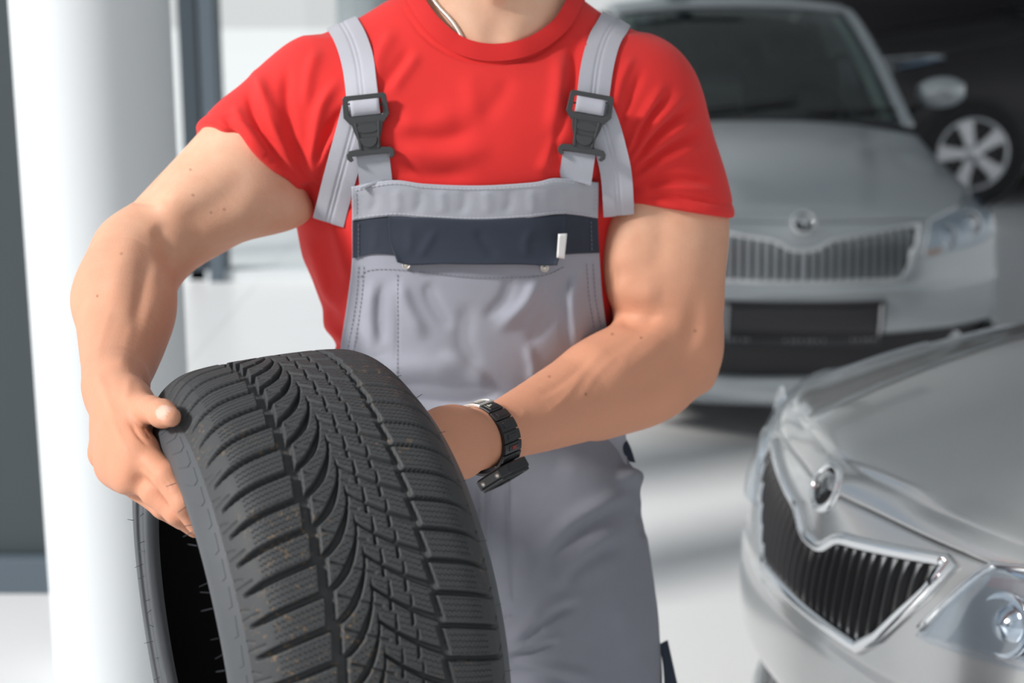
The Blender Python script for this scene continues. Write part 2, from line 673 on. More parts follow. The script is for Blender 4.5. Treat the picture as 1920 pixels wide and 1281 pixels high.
        for cxl, cz, rr_ in ((.30, .765, .048), (.64, .80, .052)):
            xx = xs[0] + (xs[-1] - xs[0]) * cxl
            p_ = C.front(np.array(s * xx), np.array(cz), .002)
            m = MB()
            mrot = Matrix.Translation(Vector(p_)) @ Vector((s * .25, -1, .15)).normalized().to_track_quat('X', 'Z').to_matrix().to_4x4()
            m.lathe([(rr_, .010), (rr_ * .96, .012), (rr_ * .7, .004), (rr_ * .55, .006), (rr_ * .42, .016), (.001, .021)], 32, mrot)
            m.build('lamp_reflector', M_refl, hl, smooth=True)
        ptsl = [(s * x_, z_) for x_, z_ in zip(xs[2:10], zb_[2:10] + .014)]
        if not gdark:
            ftube('indicator', ptsl, .009, .012, M_lens, hl)
        fpatch('lamp_glass', s * xs, zb_, zt_, lambda f0, v0: .010 + .018 * (1 - f0) * (1 - .6 * v0) * np.clip(f0 * 12, 0, 1) + .008 * (1 - v0), M_lampglass, hl, thick=.003)
        ftube('lamp_trim', [(s * x_, z_) for x_, z_ in zip(xs, zt_ + .004)], .006, .012, M_chrome, hl)
        # fog lamp recess
        xs2 = np.linspace(.50, .68, 10) * k
        fg = fpatch('fog_recess', s * xs2, np.full(10, .325), np.full(10, .425), .006, M_black, root)
        p_ = C.front(np.array(s * .60 * k), np.array(.375), .010)
        m = MB()
        m.lathe([(.040, .0), (.040, .010), (.030, .004), (.001, .008)], 28, Matrix.Translation(Vector(p_)) @ Vector((s * .3, -1, 0)).normalized().to_track_quat('X', 'Z').to_matrix().to_4x4())
        m.build('fog_lamp', M_refl, fg, smooth=True)
        # mirror
        fm = MB()
        base = np.array([s * (W - .07), 1.62, 1.09])
        hd = np.array([s * (W + .085), 1.60, 1.185])
        fm.tube([base, (base + hd) / 2 + [0, .0, -.01], hd], [.022, .018, .022], 10)
        mi = fm.build('mirror', M_black, root, smooth=True)
        m = MB()
        V_, nseg = [], 20
        for i in range(9):
            f_ = i / 8
            r1 = math.sin(math.pi * (.07 + .86 * f_)) ** .45
            for j in range(nseg):
                a_ = 2 * math.pi * j / nseg
                cs, sn_ = math.cos(a_), math.sin(a_)
                cs = math.copysign(abs(cs) ** .7, cs)
                sn_ = math.copysign(abs(sn_) ** .7, sn_)
                V_.append((hd[0] + s * (-.095 + .20 * f_), hd[1] + .060 * r1 * cs, hd[2] + .068 * r1 * sn_ + .012 * f_))
        F_ = [tuple(f) for f in grid_faces(9, nseg, False, True)]
        F_ += [tuple(range(nseg)), tuple(range(8 * nseg, 9 * nseg))]
        m.add(V_, F_)
        m.build('mirror_housing', body, mi, smooth=True)
    # grille
    kx = gw / .42
    xh = np.r_[np.array([0, .03, .055, .085, .115]) * kx, np.linspace(.16 * kx, gw, 14)]
    ztop = np.r_[.742, .743, .750, .768, .778, np.linspace(.783, .818, 14)]
    zbot = np.where(xh < gb * gw, .628 + .006 * xh / gw, .634 + (xh - gb * gw) / (gw - gb * gw + 1e-6) * .145)
    xf = np.r_[-xh[:0:-1], xh]
    ztf = np.r_[ztop[:0:-1], ztop]
    zbf = np.r_[zbot[:0:-1], zbot]
    xi = np.linspace(-gw, gw, 90)
    gr = fpatch('grille', xi, np.interp(xi, xf, zbf), np.interp(xi, xf, ztf), .004, M_grille_back, root, 8)
    nsl = 13
    for s in (-1, 1):
        for q in range(nsl):
            x_ = s * gw * (q + .6) / (nsl + .35)
            z0, z1 = np.interp(x_, xf, zbf) + .008, np.interp(x_, xf, ztf) - .008
            zz_ = np.linspace(z0, z1, 9)
            fin = []
            for z_ in zz_:
                e_ = 1 - abs((z_ - z0) / (z1 - z0) * 2 - 1) ** 3
                for dx, of in ((-.0085, .006), (-.003, .014 + .008 * e_), (.003, .014 + .008 * e_), (.0085, .006)):
                    fin.append((x_ + dx * kx, z_, of))
            fin = np.array(fin)
            P = C.front(fin[:, 0], fin[:, 1], 0.0)
            P1 = C.front(fin[:, 0], fin[:, 1], .01)
            P = P + (P1 - P) * (fin[:, 2] / .01)[:, None]
            ob = mesh_np('grille_slat', P, grid_faces(9, 4), M_slat, gr, smooth=True)
    outline = [(x_, z_) for x_, z_ in zip(xf, ztf)]
    outline = [tuple(p) for p in catmull(outline, 60)]
    side_r = [(gw + (gb * gw - gw) * f_, .800 + (.634 - .800) * f_) for f_ in (.2, .5, .8)]
    bot = [(x_, z_) for x_, z_ in zip(xf[::-1], zbf[::-1]) if abs(x_) < gw * gb * .98]
    side_l = [(-x_, z_) for x_, z_ in side_r[::-1]]
    ftube('grille_frame', outline + side_r + bot + side_l, .0115, .012, M_chrome, gr, closed=True)
    # centre bar
    # badge: ring, dark field, winged arrow
    bp_ = C.front(np.array(0.0), np.array(.838), .006)
    nb = Vector((0, -1, .42)).normalized()
    yb = Vector((0, .42, 1)).normalized()
    xb = yb.cross(nb)
    Mb = Matrix.Translation(Vector(bp_)) @ Matrix((xb, yb, nb)).transposed().to_4x4()
    toX = Mb @ Matrix(((0, 1, 0, 0), (0, 0, 1, 0), (1, 0, 0, 0), (0, 0, 0, 1)))
    m = MB()
    m.lathe([(.034, -.004), (.034, .003), (.001, .005)], 36, toX)
    em = m.build('badge', M_slat, root, smooth=True)
    m = MB()
    m.lathe([(.032, .001), (.034, .007), (.040, .008), (.045, .004), (.046, -.003)], 40, toX)
    m.build('badge_ring', M_chrome, em, smooth=True)
    m = MB()
    m.prism([(-.004, -.024), (.004, -.024), (.004, .004), (.012, .0), (.0, .018), (-.012, .0), (-.004, .004)], .003, .008, Mb)
    m.prism([(.004, -.014), (.016, -.004), (.018, .010), (.012, .006), (.004, -.004)], .003, .0075, Mb)
    m.build('badge_arrow', M_chrome, em)
    # number-plate holder
    if plate:
        xs = np.linspace(-.275, .295, 24)
        ph = fpatch('plate_holder', xs, np.full(24, .395), np.full(24, .565), .016, M_plateframe, root, 6, .014)
        xs = np.linspace(-.255, .275, 24)
        fpatch('plate_recess', xs, np.full(24, .455), np.full(24, .552), .0245, M_plate, ph, 4, .004)
        for z_ in (.553, .452):
            ftube('plate_edge', [(x_, z_) for x_ in np.linspace(-.258, .278, 20)], .005, .027, M_slat, ph)
        for x_ in (-.258, .278):
            ftube('plate_edge', [(x_, z_) for z_ in np.linspace(.452, .553, 6)], .005, .027, M_markings, ph)
        q_ = 0
        for x0, x1 in ((-.25, -.16), (-.05, .10), (.19, .27)):
            x_ = x0
            while x_ < x1:
                w_ = .006 + .005 * ((q_ * 7) % 3)
                ftube('plate_mark', [(x_, .415), (x_, .435)], .0032, .026, M_markings, ph, n_=6)
                x_ += w_ + .008
                q_ += 1
    # interior
    m = MB()
    m.box((0, 1.55, .93), (1.30, .55, .16))
    m.build('dashboard', M_black, root, bevel=.04)
    for x_ in (-.36, .36):
        m = MB()
        m.box((x_, 2.45, 1.0), (.48, .16, .62))
        st = m.build('seat', M_seat, root, bevel=.05)
        m = MB()
        m.box((x_, 2.48, 1.38), (.26, .10, .16))
        m.build('headrest', M_seat, st, bevel=.035)
    m = MB()
    ring = [(.36 + .18 * math.cos(t_), 1.92 + .06 * math.sin(t_), 1.02 + .17 * math.sin(t_)) for t_ in np.linspace(0, 2 * math.pi, 28, endpoint=False)]
    m.tube(ring, .014, 8, True)
    m.build('steering_wheel', M_black, root, smooth=True)
    m = MB()
    m.box((0, 2.4, .55), (1.4, 2.6, .5))
    m.build('floor_pan', M_black, root)
    # interior mirror
    m = MB()
    m.box((0, 1.86, 1.40), (.22, .03, .06))
    m.build('interior_mirror', M_black, root, bevel=.012)
    # wipers
    for x_ in (-.30, .22):
        P = C.S(np.array([14.15, 14.25, 14.35]), np.array([x_, x_ + .25, x_ + .5]) / .7) + [0, -.02, .01]
        m = MB()
        m.tube(list(P), .008, 6)
        m.build('wiper', M_black, root)
    return root


M_silver_car = paint('silver_paint', srgb(176, 183, 187), .30, .45, .5)
M_grey_car = paint('warm_grey_paint', srgb(186, 187, 187), .20, .75, .8)
M_black_car = paint('black_paint', srgb(30, 28, 31), .45, .0, .15)

e1 = A(1505, 395, 5.5)
build_car('car', 'silver hatchback parked facing the camera behind the mechanic', (e1[0], 5.44, 0), 0, M_silver_car, W=.79)
# near car: nose points to the left of the picture
c2 = build_car('car', 'grey car with chrome-framed grille in the right foreground', (.492, 2.49, 0), math.radians(-90 + 14), M_grey_car, W=.78, gw=.325, gb=.62, gdark=True, plate=False)
# dark car side-on at the back right
e3 = A(1820, 262, 12.0)
build_car('car', 'black car standing side-on at the back right, one alloy wheel showing', (e3[0] - .82 * 1.27, 12.0 + .80 * 1.27, 0), math.radians(-90), M_black_car, W=.82, scale=1.27, plate=False)

# ================================================================== the tyre held in both hands
TC = np.array([-0.2135, 1.5200, 1.0060])
T_AX = unit([0.91161, 0.40758, 0.05329])
T_FW = unit([-0.40816, 0.91291, 0.0])
T_UP = np.cross(T_AX, T_FW)
TR = 0.287
UW = 0.101
# rubber with wavy sipes cut in the tread blocks and sandy dust
M_rub = bpy.data.materials.new('tread_rubber')
M_rub.use_nodes = True
n = M_rub.node_tree
b = n.nodes['Principled BSDF']
b.inputs['Roughness'].default_value = .62
b.inputs['Specular IOR Level'].default_value = .35


def N(tree, typ, **kw):
    x = tree.nodes.new(typ)
    for k, v in kw.items():
        setattr(x, k, v)
    return x


def mth(tree, op, a, b_=None, c=None, clamp=False):
    x = tree.nodes.new('ShaderNodeMath')
    x.operation = op
    x.use_clamp = clamp
    for i, v in enumerate((a, b_, c)):
        if v is None:
            continue
        if isinstance(v, (int, float)):
            x.inputs[i].default_value = v
        else:
            tree.links.new(v, x.inputs[i])
    return x.outputs[0]


uvn = N(n, 'ShaderNodeUVMap')
uvn.uv_map = 'tread'
sx = N(n, 'ShaderNodeSeparateXYZ')
n.links.new(uvn.outputs['UV'], sx.inputs[0])
at = N(n, 'ShaderNodeAttribute', attribute_name='block')
U, V_ = sx.outputs['X'], sx.outputs['Y']           # mm across, mm around (already skewed along the grooves)
tri = mth(n, 'PINGPONG', U, 2.2)
zz = mth(n, 'ADD', V_, mth(n, 'MULTIPLY', tri, .85))
fr = mth(n, 'PINGPONG', zz, 2.75)                     # distance to the nearest sipe, mm
sipe = mth(n, 'SUBTRACT', 1.0, mth(n, 'MULTIPLY', fr, 1.5), clamp=True)
sipe = mth(n, 'MULTIPLY', sipe, at.outputs['Fac'])
tcn = N(n, 'ShaderNodeTexCoord')
nz = N(n, 'ShaderNodeTexNoise')
nz.inputs['Scale'].default_value = 700
nz.inputs['Detail'].default_value = 2
n.links.new(tcn.outputs['Object'], nz.inputs['Vector'])
hgt = mth(n, 'ADD', mth(n, 'MULTIPLY', sipe, -1.0), mth(n, 'MULTIPLY', nz.outputs['Fac'], .10))
bp = N(n, 'ShaderNodeBump')
bp.inputs['Strength'].default_value = 1.0
bp.inputs['Distance'].default_value = .0030
n.links.new(hgt, bp.inputs['Height'])
n.links.new(bp.outputs['Normal'], b.inputs['Normal'])
# dust
d1 = N(n, 'ShaderNodeTexNoise')
d1.inputs['Scale'].default_value = 9
d1.inputs['Detail'].default_value = 2
d2 = N(n, 'ShaderNodeTexNoise')
d2.inputs['Scale'].default_value = 190
d2.inputs['Detail'].default_value = 4
for d in (d1, d2):
    n.links.new(tcn.outputs['Object'], d.inputs['Vector'])
fr1 = N(n, 'ShaderNodeMapRange')
fr1.inputs['From Min'].default_value = .55
fr1.inputs['From Max'].default_value = .70
n.links.new(d1.outputs['Fac'], fr1.inputs['Value'])
fr2 = N(n, 'ShaderNodeMapRange')
fr2.inputs['From Min'].default_value = .57
fr2.inputs['From Max'].default_value = .70
n.links.new(d2.outputs['Fac'], fr2.inputs['Value'])
dust = mth(n, 'MULTIPLY', mth(n, 'MULTIPLY', fr1.outputs['Result'], fr2.outputs['Result']), .75)
mc = N(n, 'ShaderNodeMixRGB')
mc.inputs['Color1'].default_value = srgb(58, 60, 62)
mc.inputs['Color2'].default_value = srgb(146, 116, 80)
n.links.new(dust, mc.inputs['Fac'])
n.links.new(mc.outputs['Color'], b.inputs['Base Color'])

M_side = pbr('sidewall_rubber', srgb(72, 75, 79), .5, noise=.12, nscale=20, bump=.06, bscale=300, spec=.4)
M_liner = pbr('inner_liner_rubber', srgb(24, 23, 24), .9, spec=.1)

tyre = empty('winter_tyre', TC)
tag(tyre, 'black winter tyre with a V-shaped tread held in both hands', 'tyre')


def tyre_pt(r, x, t):
    """r: radius, x: offset along the axle, t: angle (0 top, pi/2 towards the camera); local to the tyre's centre"""
    return (x[..., None] * T_AX + (r * np.cos(t))[..., None] * T_UP - (r * np.sin(t))[..., None] * T_FW)


# tread profile (half): x, r
half = np.array([(0, TR), (.030, TR - .0004), (.058, TR - .0016), (.080, TR - .0045), (.093, TR - .0095),
                 (.1020, TR - .0160), (.1095, TR - .0245), (.1160, TR - .0335)])
hp = catmull(half, 400)
full = np.vstack([hp[::-1] * [-1, 1], hp[1:]])
seg = np.r_[0, np.cumsum(np.hypot(*np.diff(full, axis=0).T))]
seg -= seg[-1] / 2
AH = seg[-1]
NA, NT = 262, 1720
a = np.linspace(-AH, AH, NA)
px_, pr_ = np.interp(a, seg, full[:, 0]), np.interp(a, seg, full[:, 1])
tx, tr_ = np.gradient(px_), np.gradient(pr_)
L = np.hypot(tx, tr_)
nx_, nr_ = -tr_ / L * 1.0, tx / L
t = np.linspace(0, 2 * np.pi, NT, endpoint=False)
TT, AA = np.meshgrid(t, a, indexing='ij')
u = AA / UW
NP = 60
v = -TT * NP / (2 * np.pi)
PM = 2 * np.pi * TR / NP                                     # pitch, m


def frac_d(x):
    """distance (in pitches) to the nearest integer"""
    return np.abs(x - np.round(x))


def groove(d_m, w, edge=.0011):
    """1 in a groove of full width w (m), 0 outside; d_m distance from its centre line"""
    return np.clip((w / 2 + edge / 2 - d_m) / edge, 0, 1)


def sst(x, a0, b0):
    y = np.clip((x - a0) / (b0 - a0), 0, 1)
    return y * y * (3 - 2 * y)


UL, UR = -.44, .50
H = np.zeros_like(u)
# skew: how far the groove family has slid, in pitches, at each u (reference: 0 at the left main groove)
fL = -.58 * (UL - u) - .1 * (UL - u) ** 2                 # left shoulder, falling outward
fR = -.80 * (u - UR)                                      # right shoulder
# left shoulder grooves
mL = sst(-u, -UL - .03, -UL) * (1 - sst(-u, 1.13, 1.2))
wL = .0064 * (1 - .35 * sst(-u, .95, 1.15))
H = np.maximum(H, mL * groove(frac_d(v - fL) * PM, wL))
# right shoulder grooves
offR = .35
mR = sst(u, UR - .01, UR + .02) * (1 - sst(u, 1.13, 1.2))
H = np.maximum(H, mR * groove(frac_d(v - fR - offR) * PM, .0046) * .9)
# left main groove: saw-tooth
saw = (v - np.floor(v))
cl = UL + .045 * (saw - .5)
H = np.maximum(H, groove(np.abs(u - cl) * UW, .0090))
# right main groove: kinked with small sipe teeth on its bank
saw2 = (v - offR) - np.floor(v - offR)
cr = UR - .035 * (saw2 - .5)
H = np.maximum(H, groove(np.abs(u - cr) * UW, .0058) * .85)
# left crescents: from the main groove up to a pointed tip near the middle
q = np.clip((u - UL) / .40, 0, 1)
rise = .55 * q + 1.55 * (1 - np.sqrt(np.clip(1 - q ** 2, 0, 1)))
wc = .0064 * np.clip(1 - sst(q, .55, 1.0) * .85, .05, 1) * (.75 + .5 * q)
mC = ((u > UL) & (q < .995)).astype(float)
slope = np.hypot(1, np.gradient(rise, axis=1) / np.gradient(u, axis=1) * PM / UW)
H = np.maximum(H, mC * groove(frac_d(v - rise) * PM / slope, wc))
# right V arms: thin grooves falling from the middle to the right main groove
q2 = np.clip((u + .06) / (UR + .06), 0, 1)
fall = .62 - 1.35 * q2 - .12 * np.sin(q2 * np.pi)
wv = .0018 + .0022 * q2
H = np.maximum(H, ((u > -.06) & (u < UR)) * groove(frac_d(v - fall - .3) * PM / 1.45, wv) * .8)
# short lengthwise slits between the V arms
for uc, ph, wd in ((.10, .1, .0022), (.27, .55, .0022)):
    z = (v - ph) - np.floor(v - ph)
    H = np.maximum(H, groove(np.abs(u - uc - .04 * (z - .5)) * UW, wd * np.clip(1.6 - z * 1.4, 0.1, 1)) * (z < .86) * .75)
# fine diagonal cuts across the crescent blocks
fd = 1.6 * (u + .25)
H = np.maximum(H, ((u > UL + .09) & (u < .02)) * groove(frac_d((v + fd) * 1.0 + .3) * PM / 1.15, .0013) * .45)
# shoulder ornaments: short cross cuts on the outer edge
for sgn in (-1, 1):
    us = sgn * u
    z = frac_d(v + .5 * 1 + .58 * us)
    H = np.maximum(H, sst(us, 1.04, 1.06) * (1 - sst(us, 1.24, 1.26)) * groove(z * PM, .0022) * .22)
    z = frac_d(v - .9 * us)
    H = np.maximum(H, sst(us, 1.14, 1.16) * (1 - sst(us, 1.30, 1.32)) * groove(z * PM, .0016) * .2)
depth = .0082 * H
depth *= 1 - .35 * sst(np.abs(u), 1.0, 1.2)
# blocks differ a hair in height
hh = .00025 * np.sin(np.floor(v - np.where(u < UL, fL, 0)) * 12.9898 + np.sign(u) * 3)
R_ = pr_[None, :] - nr_[None, :] * (depth - hh)
X_ = px_[None, :] - nx_[None, :] * depth
P = tyre_pt(R_, X_, TT)
tread = mesh_np('tread', P.reshape(-1, 3), grid_faces(NT, NA, True, False)[:, ::-1], M_rub, tyre)
me = tread.data
blk = ((H < .05) & (np.abs(u) < .97)).astype(float)
# keep the sipes a little way off the block edges
b2 = blk.copy()
for k in (1, 2):
    b2 *= np.roll(blk, k, 0) * np.roll(blk, -k, 0) * np.roll(blk, k, 1) * np.roll(blk, -k, 1)
atr = me.attributes.new('block', 'FLOAT', 'POINT')
atr.data.foreach_set('value', b2.astype(np.float32).ravel())
uv = me.uv_layers.new(name='tread')
skew = np.where(u < UL, fL, np.where(u > UR, fR, np.where(u < -.06, .45 * q, .45 - 1.0 * q2))) * PM
uvv = np.stack([AA * 1000, (v * PM - skew) * 1000], -1).reshape(-1, 2)
li = np.empty(len(me.loops), np.int32)
me.loops.foreach_get('vertex_index', li)
uv.data.foreach_set('uv', uvv[li].astype(np.float32).ravel())

# sidewalls (left one faces the camera) and the black inside


def lathe_tyre(name, prof, mat, nt_=256, sub=4):
    pr = catmull(prof, len(prof) * sub)
    t = np.linspace(0, 2 * np.pi, nt_, endpoint=False)
    TT, XX = np.meshgrid(t, pr[:, 0], indexing='ij')
    _, RR = np.meshgrid(t, pr[:, 1], indexing='ij')
    P = tyre_pt(RR, XX, TT)
    o = mesh_np(name, P.reshape(-1, 3), grid_faces(nt_, len(pr), True, False), mat, tyre)
    return o


side = [(.1152, TR - .0325), (.1220, TR - .0415), (.1275, TR - .0500), (.1300, TR - .0560), (.1310, TR - .0610), (.1306, TR - .0665), (.1296, TR - .0712), (.1266, TR - .0722),
        (.1262, TR - .0745), (.1270, TR - .0800), (.1264, TR - .0870), (.1250, TR - .0905), (.1246, TR - .0940),
        (.1225, TR - .0975), (.1160, TR - .0990), (.1100, TR - .0970)]
for sg in (-1, 1):
    o = lathe_tyre('sidewall', [(sg * x, r) for x, r in side], M_side)
liner = [(-.110, TR - .097), (-.1105, TR - .088), (-.1170, TR - .070), (-.117, TR - .055), (-.106, TR - .038), (-.078, TR - .022), (0, TR - .0165),
         (.078, TR - .022), (.106, TR - .038), (.117, TR - .055), (.1170, TR - .070), (.1105, TR - .088), (.110, TR - .097)]
lathe_tyre('inner_liner', liner, M_liner)
# triangular ornaments on the camera-side shoulder
me_tri = None
for i in range(NP):
    t0 = 2 * np.pi * (i + .25) / NP
    def sp(dt, k):
        r_ = TR - .0375 - .0150 * k
        x_ = -(float(np.interp(-r_, [-q_[1] for q_ in side[:6]], [q_[0] for q_ in side[:6]])) + .0006)
        return tyre_pt(np.array(r_), np.array(x_ - .0002), np.array(t0 + dt))
    pts = [sp(-.030, .0), (sp(.040, .05)), sp(.046, .32), sp(-.004, .95)]
    lo = [p + T_AX * .0022 for p in pts]
    m = MB()
    m.add([*pts, *lo], [(0, 1, 2, 3), (0, 4, 5, 1), (1, 5, 6, 2), (2, 6, 7, 3), (3, 7, 4, 0)])
    o = m.build('shoulder_ornament', M_side, tyre)
# rubber vent hairs
m = MB()
for i in range(70):
    t0 = 2 * np.pi * (i + rnd.uniform(-.3, .3)) / 70
    k = rnd.choice((.0905, .0680, .0825))
    xx = -.1334 if k == .0680 else (-.1262 if k > .09 else -.1286)
    p0 = tyre_pt(np.array(TR - k), np.array(xx), np.array(t0))
    d = unit(-T_AX + np.array([rnd.uniform(-.5, .5), rnd.uniform(-.5, .5), rnd.uniform(-.5, .5)]))
    m.tube([p0 + d * -.002, p0 + d * .003, p0 + d * rnd.uniform(.005, .009)], [.0004, .00035, .00025], 5)
for i in range(26):
    t0 = 2 * np.pi * i / 26
    p0 = tyre_pt(np.array(TR - .033), np.array(.1158), np.array(t0))
    d = unit(T_AX + np.array([rnd.uniform(-.3, .3), 0, rnd.uniform(-.3, .3)]))
    m.tube([p0 - d * .002, p0 + d * .004, p0 + d * .007], [.0004, .00035, .00025], 5)
tag(m.build('vent_hairs', M_side, tyre), kind='stuff')

# ================================================================== the mechanic
import openvdb


class Field:
    """signed-distance field on a dense grid: smooth unions of tapered limbs and ellipsoids"""
    def __init__(self, lo, hi, vs):
        self.lo = np.asarray(lo, float)
        self.vs = vs
        self.n = np.ceil((np.asarray(hi) - self.lo) / vs).astype(int) + 1
        self.d = np.full(tuple(self.n), 0.2, np.float32)

    def _box(self, lo, hi):
        i0 = np.clip(np.floor((lo - self.lo) / self.vs).astype(int), 0, self.n)
        i1 = np.clip(np.ceil((hi - self.lo) / self.vs).astype(int) + 1, 0, self.n)
        if np.any(i1 <= i0):
            return None
        sl = tuple(slice(a_, b_) for a_, b_ in zip(i0, i1))
        ax_ = [(self.lo[k] + self.vs * np.arange(i0[k], i1[k])).astype(np.float32) for k in range(3)]
        return sl, ax_[0][:, None, None], ax_[1][None, :, None], ax_[2][None, None, :]

    def _merge(self, sl, d, k, sub):
        o = self.d[sl]
        if sub:
            d = -d
            h = np.clip(k - np.abs(o - d), 0, None) / k if k else 0
            self.d[sl] = np.maximum(o, d) + h * h * k * .25
        else:
            h = np.clip(k - np.abs(o - d), 0, None) / k if k else 0
            self.d[sl] = np.minimum(o, d) - h * h * k * .25

    def cone(self, a, b, ra, rb, k=.02, sub=False, flat=None):
        a = np.asarray(a, float)
        b = np.asarray(b, float)
        r = max(ra, rb) + k + 4 * self.vs
        bx = self._box(np.minimum(a, b) - r, np.maximum(a, b) + r)
        if bx is None:
            return self
        sl, X, Y, Z = bx
        ab = b - a
        L2 = float(ab @ ab) + 1e-12
        t = np.clip(((X - a[0]) * ab[0] + (Y - a[1]) * ab[1] + (Z - a[2]) * ab[2]) / L2, 0, 1)
        qx, qy, qz = X - a[0] - t * ab[0], Y - a[1] - t * ab[1], Z - a[2] - t * ab[2]
        if flat is not None:
            nv, fk = unit(flat[0]), flat[1]
            dt = (qx * nv[0] + qy * nv[1] + qz * nv[2]) * (fk - 1)
            qx, qy, qz = qx + dt * nv[0], qy + dt * nv[1], qz + dt * nv[2]
        d = np.sqrt(qx * qx + qy * qy + qz * qz) - (ra + t * (rb - ra))
        self._merge(sl, d.astype(np.float32), k, sub)
        return self

    def chain(self, pts, rs, k=.02, flat=None):
        """limb through the joints: one swept shape, then merged with softness k"""
        C_ = catmull(np.c_[np.asarray(pts, float), np.asarray(rs, float)], 5 * (len(pts) - 1) + 1)
        old, self.d = self.d, np.full(tuple(self.n), 0.2, np.float32)
        for i in range(len(C_) - 1):
            self.cone(C_[i, :3], C_[i + 1, :3], C_[i, 3], C_[i + 1, 3], .004, flat=flat)
        new, self.d = self.d, old
        self._merge((slice(None),) * 3, new, k, False)
        return self

    def ell(self, c, r, k=.02, rot=None, sub=False):
        """rot: 3x3 with the ellipsoid's axes as rows"""
        c = np.asarray(c, float)
        r = np.asarray(r, float)
        m_ = r.max() + k + 4 * self.vs
        bx = self._box(c - m_, c + m_)
        if bx is None:
            return self
        sl, X, Y, Z = bx
        x, y, z = X - c[0], Y - c[1], Z - c[2]
        if rot is not None:
            x, y, z = [rot[i][0] * x + rot[i][1] * y + rot[i][2] * z for i in range(3)]
        k0 = np.sqrt((x / r[0]) ** 2 + (y / r[1]) ** 2 + (z / r[2]) ** 2)
        k1 = np.sqrt((x / r[0] ** 2) ** 2 + (y / r[1] ** 2) ** 2 + (z / r[2] ** 2) ** 2) + 1e-9
        self._merge(sl, (k0 * (k0 - 1) / k1).astype(np.float32), k, sub)
        return self

    def inflate(self, e):
        self.d -= e
        return self

    def cut(self, p, nrm, near=None, k=.003):
        """remove everything on the side nrm points to; near: only within this distance of p"""
        p = np.asarray(p, float)
        nrm = unit(nrm)
        R = near if near else 9
        bx = self._box(p - R, p + R)
        sl, X, Y, Z = bx
        d = (X - p[0]) * nrm[0] + (Y - p[1]) * nrm[1] + (Z - p[2]) * nrm[2]
        if near:
            rr = np.sqrt((X - p[0]) ** 2 + (Y - p[1]) ** 2 + (Z - p[2]) ** 2)
            d = np.minimum(d, near - rr)
        self._merge(sl, -d.astype(np.float32), k, True)
        return self

    def mesh(self):
        g = openvdb.FloatGrid(0.2)
        g.copyFromArray(self.d)
        P, Q = g.convertToQuads(0.0)
        return np.asarray(P, float) * self.vs + self.lo, np.asarray(Q)


def vnormals(V, Q):
    a_, b_, c_, d_ = V[Q[:, 0]], V[Q[:, 1]], V[Q[:, 2]], V[Q[:, 3]]
    fn = np.cross(c_ - a_, d_ - b_)
    # (quads from the level set wind outwards)
    nn = np.zeros_like(V)
    for k in range(4):
        np.add.at(nn, Q[:, k], fn)
    return nn / (np.linalg.norm(nn, axis=1)[:, None] + 1e-12)


def relax(V, Q, it=2, lam=.5):
    for _ in range(it):
        s = np.zeros_like(V)
        c = np.zeros(len(V))
        for k in range(4):
            i, j = Q[:, k], Q[:, (k + 1) % 4]
            np.add.at(s, i, V[j])
            np.add.at(s, j, V[i])
            np.add.at(c, i, 1)
            np.add.at(c, j, 1)
        V = V + lam * (s / np.maximum(c, 1)[:, None] - V)
    return V


def fold_disp(px, folds):
    """sum of soft ridges (+) and valleys (-): each fold is (polyline in the photo's pixels, width px, height mm)"""
    out = np.zeros(len(px))
    for line, w, h in folds:
        P = catmull(np.asarray(line, float), 14)
        best = np.full(len(px), 1e9)
        par = np.zeros(len(px))
        lo, hi = P.min(0) - 3 * w, P.max(0) + 3 * w
        sel = np.where(np.all((px > lo) & (px < hi), axis=1))[0]
        if not len(sel):
            continue
        q_ = px[sel]
        bs = np.full(len(sel), 1e9)
        pr = np.zeros(len(sel))
        for i in range(len(P) - 1):
            a_, ab = P[i], P[i + 1] - P[i]
            t_ = np.clip(((q_ - a_) @ ab) / (ab @ ab + 1e-9), 0, 1)
            d_ = np.linalg.norm(q_ - a_ - t_[:, None] * ab, axis=1)
            s_ = d_ < bs
            bs[s_] = d_[s_]
            pr[s_] = ((i + t_) / (len(P) - 1))[s_]
        tap = np.clip(np.minimum(pr, 1 - pr) * 3.2 + .05, 0, 1)
        tap = tap * tap * (3 - 2 * tap)
        out[sel] += h * .001 * np.exp(-(bs / w) ** 2) * tap
    return out


def vnoise(P, scale, seed=0):
    """cheap smooth noise"""
    r_ = np.random.default_rng(seed)
    o = np.zeros(len(P))
    for k in range(7):
        d_ = r_.normal(size=3)
        d_ /= np.linalg.norm(d_)
        o += np.sin(P @ d_ * scale * r_.uniform(.6, 1.7) + r_.uniform(0, 6.28))
    return o / 4


